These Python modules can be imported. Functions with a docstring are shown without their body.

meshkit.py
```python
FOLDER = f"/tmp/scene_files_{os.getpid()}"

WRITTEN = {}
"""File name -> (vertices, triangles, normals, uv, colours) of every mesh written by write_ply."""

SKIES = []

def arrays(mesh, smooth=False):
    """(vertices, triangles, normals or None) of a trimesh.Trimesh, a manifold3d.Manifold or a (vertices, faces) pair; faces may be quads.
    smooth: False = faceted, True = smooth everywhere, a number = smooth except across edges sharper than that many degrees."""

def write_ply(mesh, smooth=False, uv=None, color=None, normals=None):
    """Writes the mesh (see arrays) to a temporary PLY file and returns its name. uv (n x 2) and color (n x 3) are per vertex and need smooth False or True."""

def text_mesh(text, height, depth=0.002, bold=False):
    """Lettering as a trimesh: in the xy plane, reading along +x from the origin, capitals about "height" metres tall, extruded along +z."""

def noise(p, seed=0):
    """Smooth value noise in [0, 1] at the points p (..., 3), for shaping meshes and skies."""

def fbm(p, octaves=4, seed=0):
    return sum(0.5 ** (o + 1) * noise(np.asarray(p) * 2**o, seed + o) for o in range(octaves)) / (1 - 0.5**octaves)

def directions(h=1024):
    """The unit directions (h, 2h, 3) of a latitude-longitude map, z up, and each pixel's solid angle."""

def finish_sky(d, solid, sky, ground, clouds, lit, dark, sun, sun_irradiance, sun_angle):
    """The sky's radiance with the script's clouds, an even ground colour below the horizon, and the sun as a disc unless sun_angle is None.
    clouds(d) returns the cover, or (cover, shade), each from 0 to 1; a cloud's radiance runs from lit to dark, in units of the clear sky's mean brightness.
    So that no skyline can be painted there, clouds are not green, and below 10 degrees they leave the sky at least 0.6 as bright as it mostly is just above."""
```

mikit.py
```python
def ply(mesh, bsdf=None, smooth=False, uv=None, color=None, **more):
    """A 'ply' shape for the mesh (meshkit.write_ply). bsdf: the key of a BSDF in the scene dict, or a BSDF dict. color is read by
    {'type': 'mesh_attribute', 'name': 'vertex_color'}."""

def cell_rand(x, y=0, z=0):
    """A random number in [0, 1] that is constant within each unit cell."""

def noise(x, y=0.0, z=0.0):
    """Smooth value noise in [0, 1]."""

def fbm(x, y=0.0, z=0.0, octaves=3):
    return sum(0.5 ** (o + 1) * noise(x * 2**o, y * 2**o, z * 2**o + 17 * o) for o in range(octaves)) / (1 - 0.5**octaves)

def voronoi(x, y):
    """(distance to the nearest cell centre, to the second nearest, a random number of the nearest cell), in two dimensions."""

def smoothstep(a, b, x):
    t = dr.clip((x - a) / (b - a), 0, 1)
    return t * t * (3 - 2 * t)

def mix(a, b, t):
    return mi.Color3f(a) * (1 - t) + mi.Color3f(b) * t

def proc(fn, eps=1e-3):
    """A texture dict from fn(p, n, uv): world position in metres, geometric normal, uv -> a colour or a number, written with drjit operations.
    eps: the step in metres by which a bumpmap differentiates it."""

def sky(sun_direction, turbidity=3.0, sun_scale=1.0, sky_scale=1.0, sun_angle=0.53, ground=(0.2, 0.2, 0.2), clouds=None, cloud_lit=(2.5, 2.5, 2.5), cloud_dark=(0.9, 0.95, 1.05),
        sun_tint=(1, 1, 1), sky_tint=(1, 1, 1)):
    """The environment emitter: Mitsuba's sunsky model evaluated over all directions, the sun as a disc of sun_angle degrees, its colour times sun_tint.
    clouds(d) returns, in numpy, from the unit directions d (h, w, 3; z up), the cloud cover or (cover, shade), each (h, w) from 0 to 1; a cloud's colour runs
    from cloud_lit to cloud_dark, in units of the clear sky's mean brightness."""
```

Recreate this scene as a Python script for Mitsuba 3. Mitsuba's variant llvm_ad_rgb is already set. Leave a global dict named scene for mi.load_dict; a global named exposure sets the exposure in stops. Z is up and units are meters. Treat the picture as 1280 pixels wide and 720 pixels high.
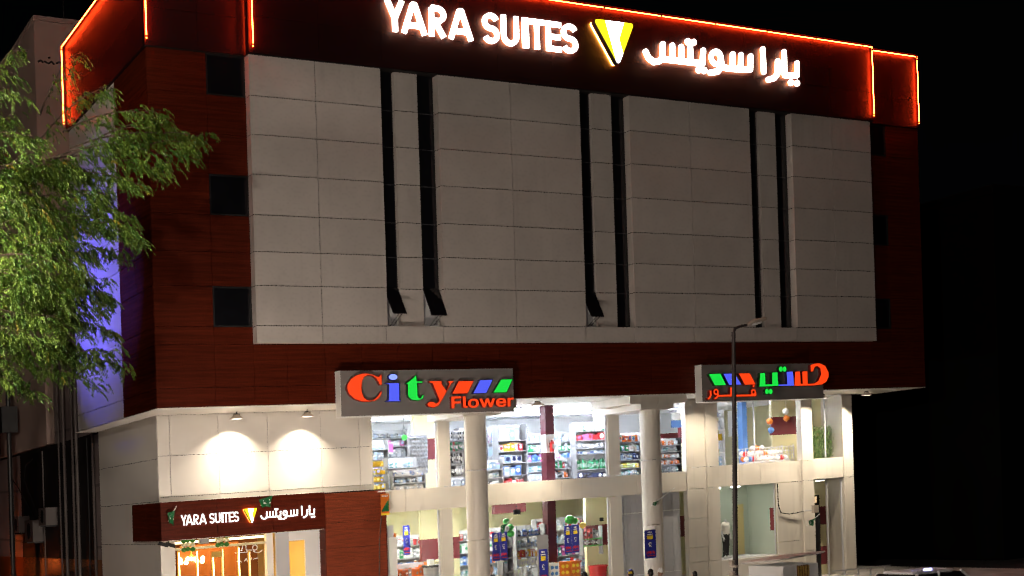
import math, random
import numpy as np, trimesh, shapely
import mitsuba as mi, mikit, meshkit
import manifold3d as m3
from shapely.geometry import LineString, Polygon, Point, box as sbox
import shapely.affinity
from shapely.ops import unary_union
T = mi.ScalarTransform4f
rng = np.random.default_rng(7)
scene, labels, used = {}, {}, {}
# ------------------------------------------------------------------ camera, sky, exposure
SX, SY = 0.03106427, -0.01902762          # the street climbs slightly to the right and falls slightly towards the alley
EYE = np.array([-11.4565427, -39.01815927, 3.78076223])
FWD, UPV = np.array([0.51100382, 0.85957835, 0.000384]), np.array([0.02649264, -0.01619591, 0.9995178])
scene['camera'] = {'type': 'perspective', 'fov': math.degrees(2 * math.atan(640 / 1719.132)), 'fov_axis': 'x',
                   'principal_point_offset_y': -251.2858 / 720, 'near_clip': 0.5, 'far_clip': 900.0,
                   'to_world': T().look_at(origin=EYE.tolist(), target=(EYE + FWD).tolist(), up=UPV.tolist())}
exposure = 4.0                            # a night exposure: every lamp below is given at 1/16 (EM) of its picture brightness
EM = 1 / 16
scene['sky'] = mikit.sky((-0.6, -0.5, 0.25), turbidity=4, sun_scale=0.0, sky_scale=0.0004, sky_tint=(1.3, 0.95, 0.9), ground=(0.1, 0.1, 0.1))
scene['sky']['sampling_weight'] = 0.5
G = -1.0                                  # pavement level

# ------------------------------------------------------------------ helpers
def shear(v):
    v = np.array(v, float)
    v[:, 2] += SX * v[:, 0] + SY * v[:, 1]
    return v
def sp(x, y, z): return [x, y, z + SX * x + SY * y]
def numbered(k):
    if k not in used:
        used[k] = 0
        return k
    used[k] += 1
    return f'{k}_{used[k]:03d}'
def tag(k, label=None, cat=None, group=None, kind=None):
    d = labels.setdefault(k, {})
    for a, b in (('label', label), ('category', cat), ('group', group), ('kind', kind)):
        if b: d[a] = b
    return k
def arr(mesh):
    v, f, _ = meshkit.arrays(mesh)
    return v, f
def put(name, mesh, mat, parent=None, smooth=False, color=None, emit=None, sw=None, label=None, cat=None, group=None, kind=None):
    key = numbered(parent + '__' + name if parent else name)
    v, f = arr(mesh)
    v = shear(v)
    d = mikit.ply(trimesh.Trimesh(v, f, process=False), mat, smooth=smooth, color=color)
    if emit is not None:
        a = trimesh.Trimesh(v, f, process=False).area
        w = sw if sw is not None else max(0.08, min(6.0, math.sqrt(a * max(emit))))
        d['emitter'] = {'type': 'area', 'radiance': {'type': 'rgb', 'value': [float(e) * EM for e in emit]}, 'sampling_weight': float(w)}
    scene[key] = d
    if label or cat or group or kind: tag(key, label, cat, group, kind)
    return key
def thing(name, label, cat, group=None):
    return tag(numbered(name), label, cat, group)
BXF = np.array([[0, 2, 1], [0, 3, 2], [4, 5, 6], [4, 6, 7], [0, 1, 5], [0, 5, 4], [1, 2, 6], [1, 6, 5], [2, 3, 7], [2, 7, 6], [3, 0, 4], [3, 4, 7]])
def bx(x0, x1, y0, y1, z0, z1):
    v = np.array([[x0, y0, z0], [x1, y0, z0], [x1, y1, z0], [x0, y1, z0], [x0, y0, z1], [x1, y0, z1], [x1, y1, z1], [x0, y1, z1]], float)
    return trimesh.Trimesh(v, BXF, process=False)
def cat_(*ms):
    ms = [m for g in ms for m in (g if isinstance(g, (list, tuple)) else [g])]
    return trimesh.util.concatenate([trimesh.Trimesh(*arr(m), process=False) for m in ms])
def cyl(p0, p1, r, r2=None, n=12):
    p0, p1 = np.array(p0, float), np.array(p1, float)
    r2 = r if r2 is None else r2
    d = p1 - p0; L = np.linalg.norm(d); d /= L
    a = np.cross(d, [0, 0, 1] if abs(d[2]) < .9 else [1, 0, 0]); a /= np.linalg.norm(a); b = np.cross(d, a)
    t = np.arange(n) * 2 * np.pi / n
    ring = np.cos(t)[:, None] * a + np.sin(t)[:, None] * b
    v = np.vstack([p0 + r * ring, p1 + r2 * ring, [p0], [p1]])
    i = np.arange(n); j = (i + 1) % n
    f = np.vstack([np.c_[i, j, j + n], np.c_[i, j + n, i + n], np.c_[j, i, i * 0 + 2 * n], np.c_[i + n, j + n, i * 0 + 2 * n + 1]])
    return trimesh.Trimesh(v, f, process=False)
def tube(pts, r, n=8):
    pts = [np.array(p, float) for p in pts]
    rs = r if isinstance(r, (list, tuple, np.ndarray)) else [r] * len(pts)
    return cat_([cyl(pts[i], pts[i + 1], rs[i], rs[i + 1], n) for i in range(len(pts) - 1)])
def ball(c, r, sub=2, s=(1, 1, 1)):
    m = trimesh.creation.icosphere(sub, 1.0)
    return trimesh.Trimesh(m.vertices * r * np.array(s) + np.array(c), m.faces, process=False)
def lathe(prof, c, n=20):
    m = trimesh.creation.revolve(np.array(prof, float), sections=n)
    return trimesh.Trimesh(m.vertices + np.array(c), m.faces, process=False)
def extr(poly, y, depth):
    """polygon in (x, z) extruded from the plane y towards the street by depth"""
    gs = [g for g in getattr(poly, 'geoms', [poly]) if g.area > 1e-6]
    ms = [trimesh.creation.extrude_polygon(g, depth, engine='earcut') for g in gs]
    m = trimesh.util.concatenate(ms)
    v = m.vertices
    return trimesh.Trimesh(np.c_[v[:, 0], y - v[:, 2], v[:, 1]], m.faces, process=False)
def rgb(*c): return {'type': 'rgb', 'value': list(map(float, c))}

# ------------------------------------------------------------------ materials
def pr(key, c, rough=.5, spec=.5, metal=0., clear=0., bump=None):
    b = {'type': 'principled', 'base_color': c if isinstance(c, dict) else rgb(*c), 'roughness': rough, 'specular': spec, 'metallic': metal, 'clearcoat': clear}
    if bump: b = {'type': 'bumpmap', 'arbitrary': bump[0], 'scale': bump[1], 'bsdf': b}
    scene[key] = {'type': 'twosided', 'bsdf': b}
    return key
nz, fb, mx, ss = mikit.noise, mikit.fbm, mikit.mix, mikit.smoothstep
def acp_fn(k0):
    def f_acp(p, n, uv):
        g = fb(p.x * .9, p.y * .9, p.z * .5, 3)
        streak = ss(.5, .85, nz(p.x * 9, p.y * 9, p.z * .35)) * ss(.35, .75, nz(p.x * 1.3, 4, p.z * .6))
        dust = ss(.45, .9, fb(p.x * 14, p.y * 14, p.z * 14, 2))
        return mi.Color3f(.535, .487, .455) * k0 * (.88 + .2 * g) * (1 - .04 * streak) * (1 - .07 * dust)
    return f_acp
def f_wood(p, n, uv):
    q = p.x + p.y
    g = fb(q * 2.2, 0, (p.z - .031 * p.x) * 70, 3)
    h = nz(q * .5, 3, (p.z - .031 * p.x) * 14)
    b = fb(q * .3, 9, p.z * .4, 2)
    return mx((.052, .0064, .0019), (.094, .0112, .0031), ss(.2, .8, .7 * g + .3 * h)) * (.85 + .3 * b)
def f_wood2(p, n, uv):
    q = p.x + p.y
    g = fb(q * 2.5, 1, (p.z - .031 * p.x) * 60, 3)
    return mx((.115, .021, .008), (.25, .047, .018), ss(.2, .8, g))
def f_beige(p, n, uv):
    g = fb(p.x * .8, p.y * .8, p.z * .5, 3)
    d = ss(.55, .8, nz(p.x * 7, p.y * 7, p.z * .7))
    return mi.Color3f(.63, .585, .515) * (.9 + .14 * g) * (1 - .05 * d)
def f_white(p, n, uv):
    return mi.Color3f(.68, .64, .585) * (.93 + .1 * fb(p.x * .7, p.y * .7, p.z * .5, 3))
def f_plaster(p, n, uv):
    g = fb(p.x * .6, p.y * .6, p.z * .4, 4)
    return mx((.30, .22, .19), (.48, .36, .31), g)
def f_alley(p, n, uv):
    g = fb(p.x * .7, p.y * .7, p.z * .5, 4)
    j = ss(.94, .97, mi.Float(p.z * .45 - mi.Float(mikit.dr.floor(p.z * .45))))
    return mx((.14, .11, .11), (.3, .24, .23), g) * (1 - .4 * j)
def f_asph(p, n, uv):
    return mi.Color3f(.035, .035, .037) * (.7 + .6 * fb(p.x * 9, p.y * 9, 0, 3))
def f_pave(p, n, uv):
    return mi.Color3f(.3, .28, .26) * (.7 + .5 * fb(p.x * 2, p.y * 2, 0, 3))
P = mikit.proc
[pr(k_, P(acp_fn(q_)), r_, .45) for k_, q_, r_ in (('m_acp', 1., .42), ('m_acp2', .965, .46), ('m_acp3', 1.03, .39))]; pr('m_wood', P(f_wood), .5, .12)
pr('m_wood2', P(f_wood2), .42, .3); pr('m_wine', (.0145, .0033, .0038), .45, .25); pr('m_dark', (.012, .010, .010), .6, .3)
pr('m_beige', P(f_beige), .4, .45); pr('m_white', P(f_white), .38, .5)
pr('m_plaster', P(f_plaster), .9, .2); pr('m_alley', P(f_alley), .85, .3)
pr('m_asphalt', P(f_asph), .8, .4); pr('m_pave', P(f_pave), .8, .3)
pr('m_glassdark', (.006, .006, .008), .06, .6); pr('m_mull', (.05, .05, .055), .35, .5)
pr('m_soffit', (.66, .62, .56), .5, .4); pr('m_shopwhite', (.72, .72, .72), .6, .3)
pr('m_cream', (.60, .55, .33), .55, .35); pr('m_display', (.46, .50, .43), .55, .3); pr('m_nightdark', (.003, .003, .003), .8, .1); pr('m_burgundy', (.075, .012, .020), .45, .4); pr('m_red', (.17, .030, .036), .5, .4)
pr('m_floor', (.55, .54, .52), .2, .5); pr('m_steel', (.55, .55, .57), .3, .5, .8)
pr('m_grey', (.25, .25, .26), .5, .4); pr('m_lgrey', (.5, .5, .52), .45, .4); pr('m_black', (.015, .015, .016), .4, .4)
pr('m_pole', (.055, .045, .045), .5, .4, .3); pr('m_lamphead', (.42, .36, .30), .45, .5)
pr('m_lens', (.8, .8, .78), .3, .5); pr('m_neon', (.5, .3, .25), .3, .5); pr('m_face', (.5, .5, .5), .4, .4); pr('m_facedark', (.02, .02, .02), .4, .2)
pr('m_letred', (.16, .012, .01), .4, .5); pr('m_letblue', (.02, .02, .12), .4, .5); pr('m_letgreen', (.01, .05, .015), .4, .5)
pr('m_signbox', (.225, .205, .195), .4, .5); pr('m_orange', (.62, .16, .02), .4, .5); pr('m_yellow', (.75, .55, .04), .4, .4)
pr('m_blue', (.03, .035, .26), .35, .5); pr('m_pblue', (.10, .22, .5), .4, .4); pr('m_green', (.006, .10, .03), .55, .3); pr('m_pink', (.62, .12, .38), .5, .4)
pr('m_bgreen', (.05, .42, .06), .25, .6); pr('m_dgreen', (.03, .14, .02), .25, .6); pr('m_bcream', (.6, .55, .35), .25, .6); pr('m_bwhite', (.75, .75, .72), .3, .5)
pr('m_gold', (.55, .36, .09), .35, .5, .4); pr('m_lobby', (.22, .075, .02), .3, .5); pr('m_lobbywall', (.62, .50, .24), .5, .4)
pr('m_skin', (.36, .21, .14), .55, .4); pr('m_hair', (.012, .01, .009), .5, .3); pr('m_cloth', (.32, .30, .28), .85, .2); pr('m_jeans', (.03, .05, .12), .85, .2); pr('m_tee', (.62, .60, .56), .85, .2)
pr('m_carpaint', (.8, .8, .8), .25, .5, 0, .6); pr('m_tyre', (.02, .02, .02), .85, .3); pr('m_bark', (.10, .07, .05), .9, .2)
pr('m_pipe', (.12, .10, .095), .5, .4); pr('m_brown', (.16, .07, .03), .5, .4); pr('m_signred', (.55, .03, .03), .4, .4)
scene['m_vc'] = {'type': 'twosided', 'bsdf': {'type': 'principled', 'base_color': {'type': 'mesh_attribute', 'name': 'vertex_color'}, 'roughness': .4, 'specular': .45}}
scene['m_leaf'] = {'type': 'twosided', 'bsdf': {'type': 'principled', 'base_color': {'type': 'mesh_attribute', 'name': 'vertex_color'}, 'roughness': .5, 'specular': .35}}
scene['m_glass'] = {'type': 'thindielectric', 'int_ior': 1.45}

# ------------------------------------------------------------------ ground
put('road', bx(-120, 200, -200, -7.0, G - .6, G - .15), 'm_asphalt', kind='structure')
put('side_road', bx(33, 200, -7.0, 60, G - .6, G - .15), 'm_asphalt', kind='structure')
put('ground', bx(-220, 300, -260, 260, G - 1.2, G - .604), 'm_asphalt', kind='structure')
for i in range(24):
    put('lane_marking' if i == 0 else 'lane_marking', bx(-40 + i * 4.0, -38 + i * 4.0, -20.06, -19.94, G - .15, G - .146), 'm_bwhite', kind='structure')
pv = tag(numbered('pavement'), kind='structure')
put('kerb', bx(-60, 33, -7.0, -6.8, G - .6, G + .01), 'm_lgrey', pv)
put('slab', bx(-60, 33, -6.8, 45, G - .6, G), 'm_pave', pv)

# ------------------------------------------------------------------ the hotel building
H = thing('hotel_building', 'four storey hotel block with white panel facade, wood cladding and red lit parapet', 'building')
XR, DEP = 31.25, 9.45
ROW = [6.43, 6.985, 8.241, 8.76, 9.953, 10.96, 12.05, 13.25, 14.43, 15.58, 16.80]
put('core', cat_(bx(.06, XR - .06, .06, DEP, 6.50, 16.7), bx(.1, XR - .1, .1, DEP, 16.7, 19.6)), 'm_dark', H)
g = .012
def wood_front(xs, rows, y=0., name='wood_panel'):
    for a, b in zip(xs[:-1], xs[1:]):
        for c, d in zip(rows[:-1], rows[1:]):
            put(name, bx(a + g / 2, b - g / 2, y, y + .06, c + g / 2, d - g / 2), 'm_wood', H)
# left strip of the front with three square windows
WIN = [(8.76, 9.953), (12.05, 13.25), (15.58, 16.795)]
wood_front([0, 1.75], ROW[1:] )
wood_front([0, 1.75, 2.95], ROW[:2])
for c, d in zip(ROW[1:-1], ROW[2:]):
    w = [z for z in WIN if abs(z[0] - c) < .02]
    if not w: wood_front([1.75, 2.95], [c, d])
for a, b, xa, xb in [(z[0], z[1], 1.75, 2.93) for z in WIN] + [(z[0], z[1], 28.30, 29.42) for z in WIN]:
    k = put('window', bx(xa + .05, xb - .05, .03, .05, a + .05, b - .05), 'm_glassdark', H)
    put('frame', cat_(bx(xa, xb, 0, .06, a, a + .05), bx(xa, xb, 0, .06, b - .05, b), bx(xa, xa + .05, 0, .06, a + .05, b - .05), bx(xb - .05, xb, 0, .06, a + .05, b - .05)), 'm_black', k)
# right strip
wood_front([29.42, XR], ROW[1:])
for c, d in zip(ROW[1:-1], ROW[2:]):
    if not [z for z in WIN if abs(z[0] - c) < .02]: wood_front([28.30, 29.42], [c, d])
# band under the white block
xs = [2.95] + [4.0 + 1.236 * i for i in range(20)] + [28.30]
wood_front(xs, [6.985, 8.241]); wood_front(xs + [XR], [6.43, 6.985])
# the corner side, x = 0
def wood_side(y0, y1, mat, rows):
    for c, d in zip(rows[:-1], rows[1:]):
        put('side_panel', bx(0, .06, y0 + g / 2, y1 - g / 2, c + g, d - g), mat, H)
wood_side(.06, 1.8, 'm_wood', ROW); wood_side(1.8, 3.55, 'm_wood', ROW)
wood_side(3.55, DEP, 'm_white', ROW)
# white block
YB, YS = -.30, -.12
wg = .024
def acp(x0, x1, z0, z1, y0, y1=.055):
    t = rng.uniform(-.004, .004, 2)
    m = bx(x0 + wg / 2, x1 - wg / 2, y0, y1, z0 + wg / 2, z1 - wg / 2)
    m.vertices[:, 1] += t[0] * (m.vertices[:, 0] - x0) / (x1 - x0) + t[1] * (m.vertices[:, 2] - z0)
    put('facade_panel', m, ('m_acp', 'm_acp2', 'm_acp3')[rng.integers(3)], H)
BL = [(2.95, 5.062, 7.262), (9.255, 11.95, 14.71), (16.745, 19.40, 22.19), (24.215, 26.26, 28.30)]
STR = [(7.79, 8.63), (15.29, 16.13), (22.76, 23.59)]
RB = ROW[3:]
for bl in BL:
    for a, b in zip(bl[:-1], bl[1:]):
        for c, d in zip(RB[:-1], RB[1:]): acp(a, b, c, d, YB)
for a, b in STR:
    for c, d in zip(RB[:-1], RB[1:]): acp(a, b, c, d, YS)
bj = [2.95, 5.062, 7.19, 9.21, 11.94, 14.66, 16.70, 19.33, 22.09, 24.15, 26.18, 28.30]
for a, b in zip(bj[:-1], bj[1:]): acp(a, b, 8.245, 8.76, YB)
put('block_backing', cat_([bx(bl[0] + .03, bl[-1] - .03, YB + .04, .03, 8.27, 16.78) for bl in BL] + [bx(a + .03, b - .03, YS + .03, .03, 8.78, 16.78) for a, b in STR] + [bx(2.98, 28.27, YB + .04, .03, 8.27, 8.74)]), 'm_dark', H)
# slit windows with their cross bars, three of them with the lowest sash pushed open
SL = [(7.262, 7.79), (8.63, 9.255), (14.71, 15.29), (16.13, 16.745), (22.19, 22.76), (23.59, 24.215)]
OPEN = {0: .62, 1: .55, 2: .55}
for i, (a, b) in enumerate(SL):
    lo = 10.0 if i in OPEN else 8.78
    k = put('slit_window', bx(a + .02, b - .02, .0, .02, lo, 16.78), 'm_glassdark', H)
    for z in RB[1:-1]:
        put('cross_bar', bx(a + .02, b - .02, -.012, -.001, z - .015, z + .015), 'm_mull', k)
    if i in OPEN:
        o = OPEN[i]
        zb = 10.0 - math.sqrt(1.06 ** 2 - (o * .9) ** 2)
        x0, x1 = a + .03, b - .03
        v = np.array([[x0, -.02, 10.0], [x1, -.02, 10.0], [x1, -.02 - o, zb], [x0, -.02 - o, zb], [x0, .02, 10.02], [x1, .02, 10.02], [x1, .02 - o, zb + .02], [x0, .02 - o, zb + .02]])
        put('open_sash', trimesh.Trimesh(v, BXF, process=False), 'm_glassdark', k)
        put('reveal', cat_(bx(a + .02, a + .06, .0, .05, 8.78, 9.96), bx(b - .06, b - .02, .0, .05, 8.78, 9.96), bx(a + .02, b - .02, -.02, .05, 8.765, 8.80)), 'm_bwhite', k)
        put('room_blind', bx(a + .06, b - .06, .045, .055, 8.8, 9.96), 'm_lgrey', k)
        for q in (.42, .62):
            xm = a + (b - a) * q
            put('stay', cyl((xm, -.0, 8.82), (xm, -.02 - o, zb + .01), .012, n=6), 'm_black', k)
# parapet
ZP0, ZP1 = 16.82, 19.75
def para(xs, zs, y0, y1, name='parapet_panel'):
    for a, b in zip(xs[:-1], xs[1:]):
        for c, d in zip(zs[:-1], zs[1:]):
            put(name, bx(a + .005, b - .005, y0, y1, c + .005, d - .005), 'm_wine', H)
PZ = [ZP0, 17.92, ZP1]
para([-.06, 1.5, 2.93], PZ, -.06, .1)
para([28.47, 29.8, XR], PZ, -.06, .1)
para([2.95] + [5.18 + 2.1 * i for i in range(11)] + [28.45], PZ, -.36, -.10)
for a, b in [(.0, 1.9), (1.9, 4.4), (4.4, 6.9), (6.9, DEP + .1)]:
    for c, d in zip(PZ[:-1], PZ[1:]): put('parapet_panel', bx(-.06, .1, a + .105, b + .095, c + .005, d - .005), 'm_wine', H)
put('parapet_cap', cat_(bx(-.065, 2.93, -.065, .4, ZP1 + .002, ZP1 + .04), bx(2.945, 28.455, -.365, .4, ZP1 + .004, ZP1 + .045), bx(28.47, XR, -.065, .4, ZP1 + .002, ZP1 + .04), bx(-.065, .4, .402, DEP + .2, ZP1 + .002, ZP1 + .04)), 'm_wine', H)
put('drip_edge', cat_(bx(2.95, 28.45, -.33, -.02, 16.79, 16.815), bx(-.05, 2.95, -.05, .05, 16.80, 16.818)), 'm_dark', H)
# soffit over the recessed shop fronts
for i in range(26):
    a = .0 + i * 1.202
    put('soffit_panel', bx(a + .008, min(a + 1.194, XR), .0 if i == 0 else .0, 2.62, 6.402, 6.425), 'm_soffit', H)
for i in range(6):
    put('soffit_panel', bx(.0, .73, 2.632 + i * 1.2, 2.632 + i * 1.2 + 1.188, 6.402, 6.425), 'm_soffit', H)

# lower wall, left: white panels over the hotel entrance
YW = 2.5
vx = [.71, 1.093, 2.636, 4.253, 6.068, 7.428, 7.86]
vz = [G, 1.2, 2.56, 3.894, 5.155, 6.40]
for i, (a, b) in enumerate(zip(vx[:-1], vx[1:])):
    for c, d in zip(vz[:-1], vz[1:]):
        if d < 3.8: continue
        put('wall_panel', bx(a + .007, b - .007, YW, YW + .06, c + .007, d - .007), 'm_white', H)
put('wall_panel', bx(.71, 1.16, YW, YW + .06, G, 3.89), 'm_white', H)
for c, d in zip([G, 1.2, 2.47, 3.78, 5.085], [1.2, 2.47, 3.78, 5.085, 6.40]):
    put('side_wall_panel', bx(.71, .77, YW + .062, DEP + .1, c + .008, d - .008), 'm_white', H)
put('wall_backing', cat_(bx(.74, 7.84, YW + .03, YW + .12, 3.9, 6.40), bx(.74, .9, YW + .13, DEP, G, 6.40)), 'm_mull', H)

# ------------------------------------------------------------------ shop front
YG = 2.62
def band(x0, x1, z0, z1, y=YW): put('spandrel_panel', bx(x0 + .006, x1 - .006, y, y + .14, z0, z1), 'm_beige', H)
bxs = [7.9, 9.05, 12.0, 15.3, 18.6, 20.93]
for a, b in zip(bxs[:-1], bxs[1:]): band(a, b, 2.92, 3.665)
band(22.47, 24.6, 2.98, 3.80); band(24.6, 26.74, 2.98, 3.80); band(27.33, 29.04, 3.02, 3.84)
def pier(x0, x1, y=YW, zs=(G, 1.85, 2.915, 3.67, 6.40), mat='m_beige', y1=None):
    for c, d in zip(zs[:-1], zs[1:]): put('pier_panel', bx(x0, x1, y, y1 or y + .16, c + .006, d - .006), mat, H)
pier(7.87, 7.895, YW, (3.67, 6.4)); pier(10.36, 10.81, YW + .003, (G, 2.91, ), ); 
for a, b in ((10.36, 10.81), (17.39, 17.91)):
    pier(a, b, YW + .004, (G, 2.91)); pier(a, b, YW + .004, (3.67, 6.40))
for z0, z1 in zip((G, .18, .74, 1.85, 2.98, 3.80), (.18, .74, 1.85, 2.98, 3.80, 6.40)):
    put('pier_panel', bx(20.94, 21.85, YW - .04, YW + .2, z0 + .008, z1 - .008), 'm_beige', H)
for z0, z1 in zip((G, .18, 2.98, 3.80), (.18, 2.98, 3.80, 6.40)):
    put('pier_panel', bx(21.865, 22.46, YW - .10, YW + .2, z0 + .008, z1 - .008), 'm_beige', H)
    put('pier_panel', bx(26.745, 27.325, YW - .10, YW + .2, z0 + .008, z1 - .008), 'm_beige', H)
for z0, z1 in zip((G, 3.0, 6.0), (3.0, 3.86, 6.40)):
    pass
for z0, z1 in ((G, 3.0), (3.0, 6.40)):
    put('pier_panel', bx(29.05, 29.6, YW - .03, YW + 1.2, z0 + .008, z1 - .008), 'm_beige', H)
put('sill_panel', bx(22.47, 25.4, YW - .02, YW + .2, G, .13), 'm_white', H)
for z0, z1 in ((G, .62), (.62, 2.97)):
    put('wall_panel', bx(25.42, 26.735, YW - .01, YW + .06, z0 + .008, z1 - .008), 'm_beige', H)
# glass
def pane(x0, x1, z0, z1, y=YG, name='glass_pane'):
    m = trimesh.Trimesh([[x0, y, z0], [x1, y, z0], [x1, y, z1], [x0, y, z1]], [[0, 1, 2], [0, 2, 3]], process=False)
    return put(name, m, 'm_glass', H)
for a, b in ((7.9, 10.36), (10.81, 12.0), (12.0, 15.0), (15.0, 17.39), (17.91, 20.93)):
    pane(a + .02, b - .02, 3.67, 6.39); pane(a + .02, b - .02, G, 2.91)
pane(22.48, 24.45, 3.81, 6.39); pane(24.47, 26.73, 3.81, 6.39); pane(22.48, 25.40, .14, 2.97); pane(27.34, 29.04, 3.85, 6.39); pane(27.34, 28.2, G, 3.01); pane(28.22, 29.04, G, 3.01)
def bar(x, z0, z1, w=.03): put('window_bar', bx(x - w, x + w, YG - .03, YG + .03, z0, z1), 'm_lgrey', H)
for x in (10.33, 10.84, 17.36, 17.94, 12.0): bar(x, 3.675, 6.39, .022); bar(x, G, 2.905, .022)
for x in (28.21, 24.46): bar(x, 3.86 if x < 27 else 3.86, 6.38, .012)
bar(28.21, G, 3.0, .015); bar(29.0, G, 3.0, .03); bar(22.5, 3.82, 6.38, .015); bar(25.39, .14, 2.97, .02)
# columns and their stepped capitals
for x in (10.69, 17.82):
    for z0, z1 in ((G, 1.83), (1.85, 4.12), (4.14, 5.78)):
        put('column', cyl((x, .50, z0), (x, .50, z1), .365, n=40), 'm_beige', H, smooth=40)
    put('column_neck', cyl((x, .50, 5.78), (x, .50, 5.9), .372, n=40), 'm_beige', H, smooth=40)
    for j in range(2):
        put('capital_box', bx(x - .72 + j * .725, x + j * .725 - .004, .02, 2.5, 5.90, 6.12), 'm_beige', H)
        put('capital_box', bx(x - 1.15 + j * 1.255, x + .1 + j * 1.255 - .004, .06, 2.5, 6.124, 6.40), 'm_beige', H)

# interior of the shop: two floors
ROOMB = 11.0
put('shop_wall', bx(7.6, 29.5, ROOMB, ROOMB + .15, 3.6, 6.42), 'm_shopwhite', H)
put('shop_wall', bx(7.6, 29.5, ROOMB, ROOMB + .15, G, 3.1), 'm_cream', H)
put('red_wall_band', bx(20.2, 29.5, ROOMB - .01, ROOMB - .002, 4.75, 5.5), 'm_red', H)
put('red_wall_band', bx(7.6, 29.5, ROOMB - .01, ROOMB - .002, .75, 1.7), 'm_red', H)
put('shop_wall', bx(7.5, 7.6, YW + .13, ROOMB, G, 6.42), 'm_cream', H)
put('shop_wall', bx(29.5, 29.6, YW + 1.25, ROOMB, G, 6.42), 'm_cream', H)
put('mezzanine_slab', bx(7.6, 29.5, YW + .2, ROOMB, 2.98, 3.62), 'm_shopwhite', H)
put('shop_floor', bx(7.6, 29.5, YW + .1, ROOMB, G - .05, G + .02), 'm_floor', H)
put('shop_ceiling', bx(7.6, 29.5, YW + .17, ROOMB, 6.40, 6.5), 'm_shopwhite', H)
put('rear_block', bx(.9, 29.6, ROOMB + .2, 24, G, 6.42), 'm_dark', H)
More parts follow.
